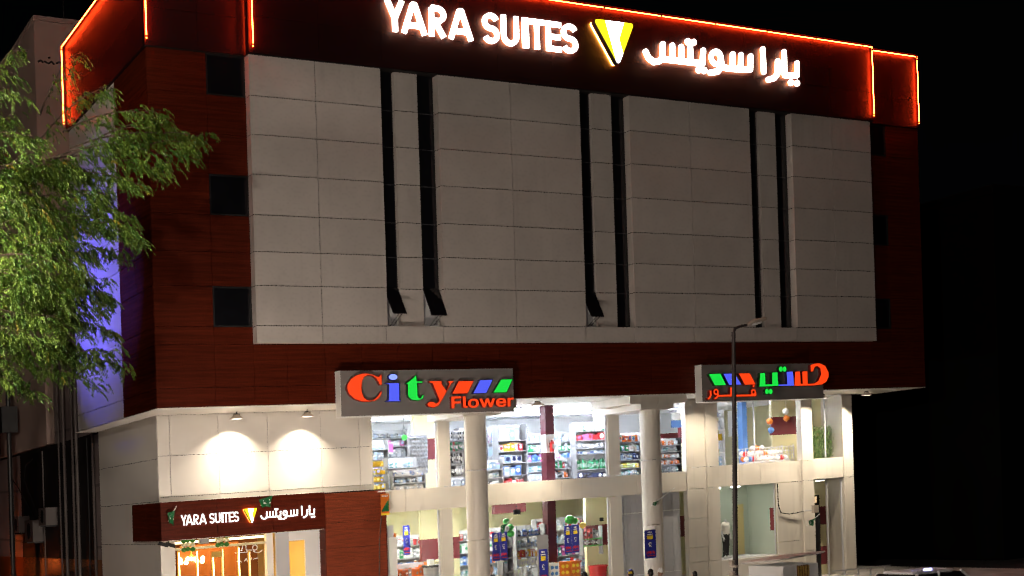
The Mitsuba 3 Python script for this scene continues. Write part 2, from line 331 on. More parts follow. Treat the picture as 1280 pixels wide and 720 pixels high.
# cream and red return walls that stand near the glass
def wall_piece(x0, x1, y0, y1, z0, z1, r0, r1):
    put('shop_wall', bx(x0, x1, y0, y1, z0, z1), 'm_cream', H)
    put('red_wall_band', bx(x0 - .004, x1 + .004, y0 - .006, y1, r0, r1), 'm_red', H)
wall_piece(11.2, 12.4, 6.0, 6.2, 3.62, 6.40, 4.72, 5.5)
wall_piece(11.9, 13.5, 7.0, 7.2, G, 2.98, .95, 1.77)
wall_piece(17.3, 18.4, 4.0, 4.15, G, 2.98, 1.09, 1.87)
wall_piece(18.45, 18.75, 4.8, 5.0, 3.62, 6.40, 4.9, 5.35)
wall_piece(27.15, 29.3, 4.6, 4.75, 3.62, 6.40, 4.95, 5.70)
wall_piece(24.2, 24.9, 7.0, 7.15, 3.62, 6.40, 4.9, 5.6)
wall_piece(28.35, 29.4, 3.6, 3.75, G, 2.98, 1.1, 1.85)
put('red_wall_band', bx(28.34, 29.41, 3.594, 3.60, -.55, .2), 'm_red', H)
put('mezzanine_partition', bx(25.9, 26.15, 5.0, 5.3, 3.62, 6.4), 'm_pblue', H)
put('interior_column', bx(15.2, 15.56, 3.3, 3.66, 5.34, 6.39), 'm_burgundy', H, label='red painted interior column', )
put('interior_column', bx(15.2, 15.56, 3.3, 3.66, 4.67, 5.338), 'm_shopwhite', H, label='white band of the red interior column')
put('interior_column', bx(15.2, 15.56, 3.3, 3.66, 3.63, 4.668), 'm_burgundy', H)
put('interior_column', bx(15.3, 15.66, 3.5, 3.86, G, 2.97), 'm_burgundy', H)
put('ceiling_beam', bx(14.5, 15.9, 6.0, 6.2, 2.54, 2.97), 'm_red', H)
# display window room of the lower right bay, blinds of the two bays beside it
put('display_wall', bx(22.3, 26.6, 4.3, 4.4, G, 2.98), 'm_display', H); put('display_wall', bx(22.35, 22.45, 2.75, 4.3, G, 2.98), 'm_display', H)
put('display_wall', bx(24.75, 25.2, 4.28, 4.297, .17, 2.2), 'm_lobbywall', H, label='tan door leaf in the display room')
put('red_wall_band', bx(25.43, 25.438, 2.72, 2.95, 1.1, 2.0), 'm_red', H)
put('display_wall', bx(25.44, 25.5, 2.7, 4.3, G, 2.98), 'm_display', H)
put('display_floor', bx(22.45, 25.43, 2.66, 4.3, .1, .16), 'm_lgrey', H)
put('dark_partition', bx(27.2, 28.34, 3.5, 3.6, G, 2.98), 'm_black', H)
def blind(x0, x1, y, z0, z1, label):
    k = thing('window_blind', label, 'blind')
    n = 8
    put('fabric', cat_([bx(x0 + (x1 - x0) * i / n, x0 + (x1 - x0) * (i + .97) / n, y + .004 * (i % 2), y + .03, z0, z1) for i in range(n)]), 'm_lgrey', k)
    put('rail', bx(x0, x1, y - .025, y - .003, z1 - .75, z1 - .71), 'm_bwhite', k)
    put('rail', bx(x0, x1, y - .025, y - .003, z0 + .9, z0 + .92), 'm_bwhite', k)
blind(17.95, 19.2, 2.9, G, 2.96, 'plain grey blind behind the glass left of the second round column')
blind(19.4, 20.9, 2.9, G, 2.96, 'pale grey blind with faint print behind the glass right of the second round column')

# ------------------------------------------------------------------ ceiling lights of the shop and lobby
def ceil_light(x, y, z, L, emit, label, group):
    k = thing('ceiling_light', label, 'ceiling light', group)
    put('housing', bx(x - L / 2 - .04, x + L / 2 + .04, y - .14, y + .14, z - .03, z), 'm_bwhite', k)
    put('diffuser', bx(x - L / 2, x + L / 2, y - .1, y + .1, z - .06, z - .032), 'm_lens', k, emit=emit, sw=1.5)
for i, x in enumerate((9.3, 13.2, 17.0, 19.4)):
    for y in (4.0, 7.6): ceil_light(x, y, 6.39, 2.6 if i < 3 else 2.2, (98, 109, 123), f'white ceiling light of the upper shop floor, {["first", "second", "third", "fourth"][i]} from the left in the {"front" if y < 5 else "rear"} row', 'ceiling lights of the upper shop floor')
for x in (24.0,): ceil_light(x, 7.0, 6.39, 2.6, (20, 23, 29), 'bluish fluorescent ceiling light above the upper sports corner', None)
ceil_light(25.5, 3.6, 6.39, 1.4, (36,38,38), 'short ceiling light near the glass above the ball bin', None)
for i, x in enumerate((9.4, 13.0, 16.2)):
    for y in (4.3, 8.0): ceil_light(x, y, 2.975, 2.2, (80, 84, 78), f'white ceiling light of the ground floor, {["first", "second", "third"][i]} from the left in the {"front" if y < 5 else "rear"} row', 'ceiling lights of the ground floor shop')
ceil_light(23.0, 3.3, 2.975, .3, (44, 46, 40), 'left small ceiling light of the mannequin window', None)
ceil_light(24.0, 3.3, 2.975, .3, (44, 46, 40), 'right small ceiling light of the mannequin window', None)
ceil_light(28.3, 3.1, 2.975, .3, (6,6,5.4), 'dim ceiling light behind the rightmost lower window', None)

# ------------------------------------------------------------------ outdoor light fixtures
def dish_lamp(x, y, z, label, I, aim, cut=44., bw=20.):
    k = thing('wall_washer_lamp', label, 'lamp', None)
    put('stem', cyl((x, y, 6.40), (x, y, z + .14), .018, n=8), 'm_black', k)
    put('yoke', tube([(x - .1, y, z + .02), (x - .09, y, z + .14), (x + .09, y, z + .14), (x + .1, y, z + .02)], .014, 6), 'm_black', k)
    put('shade', lathe([(.05, .12), (.10, .10), (.21, .01), (.215, -.01), (.20, -.01), (.095, .085), (0, .1)], (x, y, z)), 'm_lamphead', k, smooth=40)
    put('lens', lathe([(0, -.03), (.12, -.02), (.185, 0), (.185, .01), (0, .012)], (x, y, z)), 'm_lens', k, smooth=40, emit=(2.2, 1.9, 1.5), sw=.3)
    if I > 0:
        o, t = sp(x, y, z - .045), sp(*aim)
        scene[k + '_beam'] = {'type': 'spot', 'to_world': T().look_at(origin=o, target=t, up=[0, 0, 1]), 'intensity': rgb(I * EM, I * .86 * EM, I * .66 * EM), 'cutoff_angle': cut, 'beam_width': bw, 'sampling_weight': 4.0}
dish_lamp(3.02, 1.85, 6.18, 'dish spotlight under the soffit above the hotel entrance, leftmost', 84, (3.0, 2.45, 3.1), 54., 3.)
dish_lamp(5.36, 1.85, 6.18, 'dish spotlight under the soffit above the hotel entrance, second from left', 78, (5.36, 2.45, 3.0), 52., 3.)
dish_lamp(13.58, 1.2, 6.26, 'dish spotlight hanging under the soffit right of the left shop sign', 100, (13.58, 2.6, 3.6))
dish_lamp(17.16, 1.0, 6.22, 'dish spotlight hanging under the soffit above the second round column', 100, (17.16, 2.6, 3.6))
dish_lamp(24.4, 1.2, 6.2, 'dish spotlight hidden behind the right shop sign', 62, (24.6, 2.55, 4.0))
dish_lamp(26.9, 1.3, 6.2, 'dish spotlight over the narrow pier behind the right end of the right shop sign', 60, (26.95, 2.55, 4.4))
dish_lamp(29.17, 1.2, 6.25, 'lit dish spotlight at the far right end of the soffit', 115, (28.6, 2.55, 4.0))

dish_lamp(21.4, 1.1, 6.2, 'dish spotlight hidden behind the left half of the right shop sign', 50, (21.5, 2.3, 2.0), 62., 8.)
dish_lamp(9.3, 1.1, 6.2, 'dish spotlight hidden behind the left shop sign', 44, (9.4, 2.4, 2.0), 64., 10.)

# lamps of the street, all outside the frame: a globe lamp by the tree, another far to the left; plus an added kerb floodlight to brighten the facade
def globe_lamp(x, y, z, I, label):
    k = thing('street_lamp', label, 'street lamp')
    put('post', cyl((x, y, G - .15), (x, y, z - .4), .09, .06), 'm_pole', k)
    put('collar', cyl((x, y, z - .4), (x, y, z - .28), .12, .14), 'm_pole', k)
    L = I / (math.pi * .09)
    put('globe', ball((x, y, z), .3, 3), 'm_lens', k, smooth=True, emit=(L, .86 * L, .72 * L), sw=6.0)
globe_lamp(-9.6, -11.0, 9.6, 205, 'globe street lamp on a slim post beside the tree')
globe_lamp(-14.5, -34.0, 8.0, 820, 'bright globe street lamp across the road at the far left')
k = thing('added_floodlight', 'added floodlight out of view on the pavement edge, brightening the hotel front', 'floodlight')  # unseen fill lamp, added to light the facade from below the view
put('foot', bx(-.3, .3, -10.2, -9.9, G - .15, G - .1), 'm_black', k)
put('case', trimesh.Trimesh(np.array([[-.42, -10.1, G - .09], [.12, -10.33, G - .09], [.25, -10.01, G - .09], [-.27, -9.78, G - .09], [-.42, -10.1, G + .45], [.12, -10.33, G + .45], [.25, -10.01, G + .45], [-.27, -9.78, G + .45]]), BXF, process=False), 'm_black', k)
put('lens', trimesh.Trimesh([[-.24, -9.78, G - .04], [.24, -9.99, G - .04], [.26, -9.92, G + .4], [-.22, -9.71, G + .4]], [[0, 2, 1], [0, 3, 2]], process=False), 'm_lens', k, emit=(1560, 1340, 1125), sw=6.0)
# blue floodlight on a post in the alley (outside the frame)
k = thing('floodlight_post', 'post with a blue floodlight standing in the alley', 'floodlight')
put('post', cyl((-5.9, 7.0, G), (-5.9, 7.0, 10.5), .07), 'm_pole', k)
put('head', bx(-6.1, -5.7, 6.8, 7.2, 10.52, 10.85), 'm_black', k)
put('lens', bx(-5.69, -5.68, 6.84, 7.16, 10.56, 10.81), 'm_lens', k, emit=(.5, .6, 3), sw=.1)
scene['floodlight_beam'] = {'type': 'spot', 'to_world': T().look_at(origin=sp(-5.6, 7.0, 10.7), target=sp(0, 6.4, 10.8), up=[0, 0, 1]), 'intensity': rgb(22 * EM, 20 * EM, 175 * EM), 'cutoff_angle': 42.0, 'beam_width': 22.0, 'sampling_weight': 3.0}
k = thing('alley_sign', 'red lit sign box on a post deep in the alley', 'sign')
put('post', cyl((-1.2, 25, G), (-1.2, 25, 1.2), .05), 'm_pole', k)
put('box', bx(-1.5, -.9, 24.9, 25.1, 1.2, 1.9), 'm_black', k)
put('face', bx(-.895, -.88, 24.92, 25.08, 1.24, 1.86), 'm_lens', k, emit=(60, 9, 1.2), sw=1.0)
# ------------------------------------------------------------------ red neon along the parapet
RED = (92, 4.2, .6)
def neon(p, q, label):
    k = thing('neon_tube', label, 'neon light')
    p, q = np.array(p, float), np.array(q, float)
    put('glass_tube', cyl(p, q, .021, n=8), 'm_neon', k, emit=RED, sw=max(.8, .16 * np.linalg.norm(q - p)))
    n = max(2, int(np.linalg.norm(q - p) / 2.4) + 1)
    for i in range(n):
        c = p + (q - p) * (.02 + .96 * i / (n - 1))
        put('clip', bx(c[0] - .03, c[0] + .03, c[1] - .03, c[1] + .03, c[2] - .03, c[2] + .03), 'm_black', k)
    return k
neon((-.02, -.16, 16.98), (-.02, -.16, 19.70), 'vertical red neon tube at the left front corner of the parapet')
neon((3.06, -.46, 16.98), (3.06, -.46, 19.70), 'vertical red neon tube on the left end of the projecting centre parapet')
neon((2.99, -.08, 16.9), (2.99, -.08, 19.70), 'red neon tube tucked into the gap behind the left end of the centre parapet')
neon((3.06, -.46, 19.66), (28.37, -.46, 19.66), 'long horizontal red neon tube along the top of the centre parapet')
neon((28.37, -.46, 16.98), (28.37, -.46, 19.60), 'vertical red neon tube at the right end of the centre parapet')
neon((28.6, -.16, 19.66), (31.17, -.16, 19.66), 'short horizontal red neon tube at the top of the right parapet end')
neon((31.17, -.16, 16.98), (31.17, -.16, 19.60), 'vertical red neon tube at the outermost right end of the parapet')
neon((-.02, -.16, 19.72), (2.9, -.16, 19.72), 'short horizontal red neon tube at the top of the left parapet end')
neon((-.17, .05, 19.70), (-.17, 9.42, 19.70), 'red neon tube along the top of the parapet side above the alley')
neon((-.17, 9.44, 17.05), (-.17, 9.44, 19.66), 'vertical red neon tube at the far back corner of the parapet side')

# ------------------------------------------------------------------ lettering
def st(lines, r, cap='flat'):
    p = unary_union([LineString(l).buffer(r, cap_style=cap, join_style='round', quad_segs=6) for l in lines])
    return p.buffer(-.12 * r, quad_segs=3).buffer(.12 * r, quad_segs=3)
def arc(cx, cz, rx, rz, a0, a1, n=12):
    return [(cx + rx * math.cos(math.radians(a0 + (a1 - a0) * i / n)), cz + rz * math.sin(math.radians(a0 + (a1 - a0) * i / n))) for i in range(n + 1)]
def glyph(c, x0, x1, z0, z1, r):  # one capital as strokes
    w, h = x1 - x0, z1 - z0
    X = lambda u: x0 + r + u * (w - 2 * r)
    Z = lambda v: z0 + v * h
    rz = r
    if c == 'Y': L = [[(X(.0), Z(1)), (X(.5), Z(.42)), (X(1.), Z(1))], [(X(.5), Z(.46)), (X(.5), Z(0))]]
    if c == 'A': L = [[(X(-.02), Z(0)), (X(.44), z1 - r * .9), (X(.56), z1 - r * .9), (X(1.02), Z(0))], [(X(.2), Z(.27)), (X(.8), Z(.27))]]
    if c == 'R': L = [[(X(0), Z(0)), (X(0), z1 - rz)], [(X(0), z1 - rz), (X(.45), z1 - rz)] + arc(X(.45), Z(.71), X(1) - X(.45), z1 - rz - Z(.71), 80, -90) + [(X(0), Z(.71) - (z1 - rz - Z(.71)))], [(X(.35), Z(.45)), (X(.98), Z(0))]]
    if c == 'S':
        k = (h - 2 * r) / 4
        L = [arc(X(.5), z1 - r - k, (w / 2 - r), k, 20, 270, 16) + arc(X(.5), z0 + r + k, (w / 2 - r), k, 90, -160, 16)[1:]]
    if c == 'U': L = [[(X(0), Z(1)), (X(0), z0 + r + w * .45)] + arc(X(.5), z0 + r + (w / 2 - r), w / 2 - r, w / 2 - r, 180, 360) + [(X(1), Z(1))]]
    if c == 'I': return sbox(x0, z0, x1, z1).buffer(-.1 * r).buffer(.1 * r)
    if c == 'T': L = [[(x0, z1 - r), (x1, z1 - r)], [((x0 + x1) / 2, z1 - r), ((x0 + x1) / 2, z0)]]
    if c == 'E': L = [[(X(0), z0), (X(0), z1)], [(x0 + r, z1 - r), (x1, z1 - r)], [(x0 + r, z0 + h * .49), (x1 - .04 * w, z0 + h * .49)], [(x0 + r, z0 + r), (x1, z0 + r)]]
    return st(L, r)
GL = [('Y', 7.36, 8.10), ('A', 7.94, 8.86), ('R', 8.91, 9.57), ('A', 9.61, 10.54), ('S', 10.86, 11.53), ('U', 11.57, 12.27), ('I', 12.37, 12.65), ('T', 12.65, 13.27), ('E', 13.30, 13.93), ('S', 13.91, 14.60)]
AR = [[(22.178, 18.649), (22.139, 18.166), (21.089, 18.098)], [(21.723, 18.652), (21.69, 18.157)], [(21.335, 18.637), (21.295, 18.133)], [(21.089, 18.098), (20.898, 18.129)], [(20.782, 18.396), (20.804, 18.159), (20.605, 17.941), (20.268, 17.874)], [(19.971, 18.628), (19.922, 18.16), (18.143, 18.146)], [(19.382, 18.654), (19.394, 18.176)], [(18.982, 18.651), (18.976, 18.182)], [(18.586, 18.657), (18.573, 18.17)], [(18.175, 18.662), (18.146, 18.209), (17.989, 18.048), (17.748, 18.0), (17.526, 18.121), (17.415, 18.316)], [(22.771, 18.973), (22.783, 18.143)], [(23.808, 18.981), (23.799, 18.124), (24.4, 18.167), (24.432, 18.623)], [(23.482, 18.604), (23.45, 18.142), (23.275, 17.957), (22.991, 17.879)]]
AD = [(19.286, 18.879), (19.546, 18.878), (19.744, 17.921), (19.988, 17.92), (24.094, 17.87), (24.402, 17.878)]
def ar_polys(r=.105):
    body = [st(AR[i:j], r, 'round') for i, j in ((0, 5), (5, 10), (10, 11), (11, 12), (12, 13))]
    loop = Point(20.561, 18.433).buffer(.32).difference(Point(20.545, 18.42).buffer(.125))
    body[0] = body[0].union(loop)
    return body, [Point(a).buffer(.118) for a in AD]
LOGO_PTS = [(15.05, 19.14), (16.80, 19.16), (16.08, 17.60)]
def rounded(pts, r): return Polygon(pts).buffer(-r).buffer(r, quad_segs=6)
def brand_sign(name, label, fx, fz, s, y, dep, Lw, stand, big):
    k = thing(name, label, 'sign')
    A = lambda p: shapely.affinity.affine_transform(p, [s, 0, 0, s * fz[1], fx, fz[0]])
    lat = [A(glyph(c, a + .02, b - .02, 17.93, 18.93, .088 if big else .078)) for c, a, b in GL]
    body, dots = ar_polys(.105 if big else .085)
    arb = [A(b) for b in body]; ad = [A(d) for d in dots]
    if big:
        put('halo_light', extr(unary_union(lat + arb + ad).buffer(-.06), y + .06, .02), 'm_face', k, emit=(70, 17, 2.6), sw=1.5)
        for p in lat: put('letter', extr(p, y, dep), 'm_face', k, emit=Lw, sw=.1)
        for p in arb: put('arabic_letter', extr(p, y, dep), 'm_face', k, emit=Lw, sw=.1)
        for i in (0, 2, 4): put('arabic_dot', extr(unary_union(ad[i:i + 2]), y, dep), 'm_face', k, emit=Lw, sw=.04)
    else:
        put('latin_letters', cat_([extr(p, y, dep) for p in lat]), 'm_face', k, emit=Lw, sw=.1)
        put('arabic_letters', cat_([extr(p, y, dep) for p in arb + ad]), 'm_face', k, emit=Lw, sw=.1)
    tri = A(rounded(LOGO_PTS, .1))
    put('emblem_glow_plate', extr(tri.buffer(-.02 * s), y + .06 * stand - .02, .012), 'm_face', k, emit=(60, 21, 2.4) if big else (26, 9, 1.0), sw=.6)
    put('emblem_return', extr(tri, y - .07 * stand, max(.20 * s, .11)), 'm_black', k)
    stripe = A(Polygon([(15.50, 19.3), (16.42, 19.3), (16.13, 18.55), (16.30, 18.0), (16.11, 17.4), (15.98, 17.75)]))
    yf = y - .07 * stand - max(.20 * s, .11) - .002
    inn = tri.buffer(-.015 * s)
    for part in getattr(inn.difference(stripe), 'geoms', [inn.difference(stripe)]):
        put('emblem_yellow', extr(part, yf, .015), 'm_facedark', k, emit=(1.7, 1.45, .02), sw=.4)
    put('emblem_white', extr(inn.intersection(stripe), yf, .015), 'm_face', k, emit=(4.5, 4.5, 4.2), sw=.4)
    return k
brand_sign('parapet_sign', 'large white lit hotel name with yellow triangle emblem on the roof parapet', 0, (0, 1), 1.0, -.44, .08, (4.2, 3.7, 3.3), 1.0, True)

# ------------------------------------------------------------------ entrance canopy (wood box round the corner), its sign
YC = 2.0
k = CAN = thing('entrance_canopy', 'dark wood canopy box wrapping the corner above the hotel entrance, wood wall at its right', 'canopy')
put('core', cat_(bx(.68, 5.9, 2.04, 2.49, 2.60, 3.70), bx(.62, .70, 2.1, 5.1, 2.60, 3.70), bx(6.0, 8.1, 2.05, 2.45, G, 3.6)), 'm_dark', k)
for a, b in ((.60, 2.35), (2.36, 4.15), (4.16, 5.93)): put('wood_board', bx(a, b - .006, YC, YC + .05, 2.57, 3.735), 'm_wood', k)
for a, b in ((2.056, 3.6), (3.61, 5.15)): put('wood_board', bx(.60, .65, a, b, 2.57, 3.735), 'm_wood', k)
for c, d in ((G, .86), (.87, 1.9), (1.91, 2.715), (2.725, 3.68)):
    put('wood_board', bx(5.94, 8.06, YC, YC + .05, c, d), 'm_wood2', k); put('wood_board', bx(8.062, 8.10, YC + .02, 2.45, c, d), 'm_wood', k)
    put('wood_board', bx(5.92, 5.938, YC + .03, 2.9, c, d), 'm_wood', k)
put('top', bx(.60, 8.08, YC + .055, 2.49, 3.685, 3.72), 'm_dark', k)
put('underside', bx(.62, 5.9, YC + .055, 2.62, 2.555, 2.575), 'm_soffit', k)
brand_sign('entrance_sign', 'small white lit hotel name with yellow triangle emblem on the wood canopy', 1.19 - 7.36 * .2545, (2.995 - 17.93 * .2545 * 1.25, 1.25), .2545, YC - .03, .04, (1.25, 1.2, 1.15), .35, False)

# hotel lobby behind the entrance
put('lobby_floor', bx(.9, 5.9, 2.65, 8, G - .05, G + .02), 'm_floor', H)
put('lobby_wall', bx(.9, 1.0, 2.7, 8, G, 3.0), 'm_lobbywall', H); put('lobby_wall', bx(5.82, 5.92, 2.95, 8, G, 3.0), 'm_lobbywall', H)
put('lobby_wall', bx(1.0, 5.82, 8, 8.1, G, 3.0), 'm_lobby', H); put('lobby_wall', bx(2.2, 4.2, 5.4, 5.5, G, 2.3), 'm_lobby', H)
put('lobby_ceiling', bx(1.0, 5.82, 2.7, 8, 2.62, 2.7), 'm_bcream', H)
kk = thing('ceiling_light', 'warm ceiling light panel above the hotel lobby', 'ceiling light')
put('diffuser', bx(1.5, 4.6, 3.6, 5.0, 2.58, 2.61), 'm_lens', kk, emit=(13, 8.0, 2.4), sw=2)
put('housing', bx(1.45, 4.65, 3.55, 5.05, 2.612, 2.618), 'm_bwhite', kk)
D = thing('entrance_doors', 'golden framed glass doors of the hotel entrance under the wood canopy', 'door')
for i, x in enumerate((1.38, 1.96, 2.47, 2.78, 3.31, 3.66)):
    put('gold_frame', bx(x - .035, x + .035, 2.86, 2.93, G, 2.2 if i not in (2, 5) else 2.05), 'm_gold', D)
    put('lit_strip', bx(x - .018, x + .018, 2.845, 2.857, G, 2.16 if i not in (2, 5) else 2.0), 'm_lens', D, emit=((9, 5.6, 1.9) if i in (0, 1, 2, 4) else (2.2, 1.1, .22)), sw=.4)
put('transom', bx(1.2, 4.2, 2.86, 2.95, 2.22, 2.30), 'm_bcream', D)
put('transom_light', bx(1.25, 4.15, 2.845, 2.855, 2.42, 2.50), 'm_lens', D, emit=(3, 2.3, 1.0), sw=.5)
put('ceiling_box', bx(2.0, 2.3, 2.7, 2.84, 2.38, 2.56), 'm_grey', D)
for x in (2.55, 2.92): put('handle', cat_(bx(x - .05, x - .03, 2.82, 2.85, .2, 1.25), bx(x + .03, x + .05, 2.82, 2.85, .2, 1.25), bx(x - .05, x + .05, 2.82, 2.85, 1.25, 1.28)), 'm_black', D)
put('name_plate', bx(2.42, 2.75, 2.835, 2.855, 1.92, 2.1), 'm_gold', D)
m = trimesh.Trimesh([[1.2, 2.9, G], [4.2, 2.9, G], [4.2, 2.9, 2.2], [1.2, 2.9, 2.2]], [[0, 1, 2], [0, 2, 3]], process=False)
put('glass', m, 'm_glass', D)
sw_ = [[(3.28, 2.28), (3.30, 2.08), (3.42, 2.06), (3.46, 2.2)], [(3.55, 2.3), (3.57, 2.06), (3.75, 2.05)], [(3.8, 2.0)] + arc(3.86, 2.12, .08, .08, -120, 180) + [(3.85, 1.98), (4.0, 1.95), (4.1, 2.02)], [(3.2, 2.0), (3.7, 2.0)],
       [(3.25, 1.72), (3.32, 1.76), (3.40, 1.70)], [(3.5, 1.72), (3.56, 1.80), (3.6, 1.70)], [(3.68, 1.7), (3.74, 1.8)], [(3.8, 1.76), (3.95, 1.78)]]
put('white_lettering', extr(unary_union([LineString(l).buffer(.014) for l in sw_]), 2.895, .002), 'm_bwhite', D, label='white Arabic style lettering on the door glass')
put('side_post', bx(4.2, 4.42, 2.75, 2.95, G, 2.55), 'm_shopwhite', H); put('side_post', bx(4.42, 4.86, 2.5, 2.6, G, 2.55), 'm_lgrey', H); put('side_post', bx(5.42, 5.92, 2.5, 2.6, G, 2.55), 'm_shopwhite', H)
put('side_window_glass', trimesh.Trimesh([[4.86, 2.6, G], [5.42, 2.6, G], [5.42, 2.6, 2.4], [4.86, 2.6, 2.4]], [[0, 1, 2], [0, 2, 3]], process=False), 'm_glass', H)
put('side_window_head', bx(4.86, 5.42, 2.5, 2.6, 2.25, 2.55), 'm_shopwhite', H)
c = thing('chandelier', 'glowing chandelier in the hotel lobby behind the left door', 'chandelier')
put('stem', cyl((2.45, 5, 2.0), (2.45, 5, 2.6), .02), 'm_gold', c)
for i in range(9):
    a = i * 2 * math.pi / 8
    p = (2.45 + .38 * math.cos(a) * (i < 8), 5 + .38 * math.sin(a) * (i < 8), 1.86 - .1 * (i % 2))
    put('arm', tube([(2.45, 5, 2.02), (2.45 + .2 * math.cos(a), 5 + .2 * math.sin(a), 1.78), (p[0], p[1], p[2] - .06)], .012, 5), 'm_gold', c)
    put('bulb', ball(p, .075, 1), 'm_lens', c, emit=(9, 7, 3.6), sw=.12)
def balloons(pts, label):
    k = thing('balloon_bunch', label, 'balloons')
    for x, y, z, r, mat in pts: put('balloon', ball((x, y, z), r, 2, (1, 1, .92)), mat, k, smooth=True)
for x0, lab in ((1.54, 'green and cream balloon string at the left side of the hotel doors'), (2.62, 'green and cream balloon string hanging at the middle of the hotel doors')):
    b = []
    for j, (z, m_) in enumerate(((2.52, 'm_dgreen'), (2.38, 'm_bcream'), (2.24, 'm_dgreen'))):
        for i in range(3): b.append((x0 + (i - 1) * .14, 2.40 + .05 * (i % 2), z + .02 * (i % 2) + .07 * (x0 > 2), .08, m_))
    balloons(b, lab)
def camera_(x, y, z, label):
    k = thing('security_camera', label, 'camera')
    put('bracket', cyl((x, y, z + .14), (x, y, z + .02), .02), 'm_black', k)
    put('body', cyl((x - .09, y - .02, z + .05), (x + .17, y - .12, z - .05), .055, n=10), 'm_black', k)
camera_(.62, 2.1, 2.47, 'black security camera at the bottom corner of the wood canopy'); camera_(.9, 2.3, 2.43, 'black security camera under the wood canopy beside the entrance')

# ------------------------------------------------------------------ flags
def flag(x, y, z, dx, dz, w, h, label, t=.4, lean=.1):
    """short pole from (x, z) to (x+dx, z+dz); the green cloth droops from it to the left"""
    k = thing('small_flag', label, 'flag')
    put('pole', cyl((x, y, z), (x + dx, y - .25, z + dz), .012, n=6), 'm_bwhite', k)
    nu, nv = 9, 9
    V = []
    for j in range(nv):
        for i in range(nu):
            u, v = i / (nu - 1), j / (nv - 1)
            V.append((x + dx * t * (1 - .35 * v * (u < .2)) + .02 - w * u * (1 - .2 * v) - lean * v, y - .25 * t - .03 + .035 * math.sin(8 * u + 3 * v), z + dz * t - h * v * (.85 + .15 * math.cos(4 * u)) - .22 * w * u))
    F = [[j * nu + i, j * nu + i + 1, (j + 1) * nu + i + 1, (j + 1) * nu + i] for j in range(nv - 1) for i in range(nu - 1)]
    V = np.array(V)
    F = np.array(F)
    tri = np.vstack([F[:, [0, 1, 2]], F[:, [0, 2, 3]]])
    put('cloth', trimesh.Trimesh(V, tri, process=False), 'm_green', k, smooth=True)
    # white script line and sword
    def patch(u0, u1, v0, v1):
        q = []
        for v in (v0, v1):
            for u in (u0, u1):
                i, j = u * (nu - 1), v * (nv - 1)
                q.append(V[int(round(j)) * nu + int(round(i))] + np.array([0, -.012, 0]))
        return trimesh.Trimesh(q, [[0, 1, 3], [0, 3, 2]], process=False)
    put('white_emblem', cat_(patch(.25, .75, .25, .375), patch(.25, .75, .5, .625)), 'm_bwhite', k)
flag(.80, 1.95, 3.15, .20, .45, .22, .46, 'green flag on a short stick at the left end of the wood canopy', .7, .02)
flag(3.75, 1.95, 3.45, .30, .30, .46, .36, 'green flag at the top edge of the wood canopy above the triangle emblem', .95, .0)
flag(12.3, 2.1, 1.95, .55, .50, .26, .34, 'green flag leaning over the shop window right of the first round column', .65, .16)
flag(17.45, .1, 2.50, .90, .60, .24, .17, 'green flag on a stick tied to the second round column', .30, .12)
flag(26.25, 1.75, 1.2, .50, .45, .36, .30, 'green flag at the pier left of the rightmost shop window', .65, .12)
k = thing('hanging_banner', 'orange and green banner hanging from the right end of the wood wall', 'banner')
put('cloth', bx(7.86, 8.16, 1.90, 1.915, 2.92, 3.56), 'm_orange', k); put('green_corner', trimesh.Trimesh([[7.86, 1.895, 2.98], [8.14, 1.895, 2.98], [8.14, 1.895, 3.38]], [[0, 1, 2]], process=False), 'm_green', k)
put('yellow_edge', bx(7.86, 8.16, 1.893, 1.899, 2.86, 2.92), 'm_yellow', k); put('white_lettering', cat_([bx(7.9 + .06 * i, 7.94 + .06 * i, 1.892, 1.898, 3.46, 3.50 + .02 * (i % 2)) for i in range(4)]), 'm_bwhite', k)
put('top_lamp', bx(7.78, 8.2, 1.72, 1.96, 3.62, 3.66), 'm_bwhite', k); put('rope', tube([(7.88, 1.93, 2.9), (7.78, 1.93, 2.0), (7.7, 1.93, .2)], .012, 5), 'm_black', k)

# ------------------------------------------------------------------ the two shop signs
k = SG = thing('left_shop_sign', 'grey box sign reading City Flower in coloured lit letters above the left of the shop', 'sign')
SD = -.36
put('box', bx(5.56, 11.70, SD, .0, 5.99, 7.38), 'm_signbox', k); put('trim', cat_(bx(5.545, 11.715, SD - .01, .0, 5.965, 5.988), bx(5.54, 5.558, SD - .01, 0, 5.99, 7.39)), 'm_bwhite', k)
CITY_C = [(6.891, 7.235), (6.889, 6.905), (6.822, 6.906), (6.771, 7.003), (6.685, 7.128), (6.567, 7.204), (6.418, 7.223), (6.296, 7.162), (6.226, 7.04), (6.196, 6.85), (6.214, 6.686), (6.274, 6.535), (6.392, 6.458), (6.511, 6.447), (6.633, 6.485), (6.757, 6.592), (6.837, 6.714), (6.883, 6.721), (6.874, 6.644), (6.785, 6.509), (6.631, 6.425), (6.39, 6.403), (6.181, 6.419), (5.946, 6.501), (5.774, 6.655), (5.706, 6.833), (5.74, 6.968), (5.848, 7.115), (6.03, 7.229), (6.24, 7.28), (6.419, 7.278), (6.598, 7.239), (6.717, 7.183), (6.807, 7.168), (6.84, 7.236)]
CITY_I = [(6.997, 6.972), (7.487, 6.974), (7.474, 6.431), (7.529, 6.413), (7.528, 6.388), (7.023, 6.393), (7.024, 6.42), (7.104, 6.432), (7.126, 6.914), (7.072, 6.943), (6.997, 6.95)]
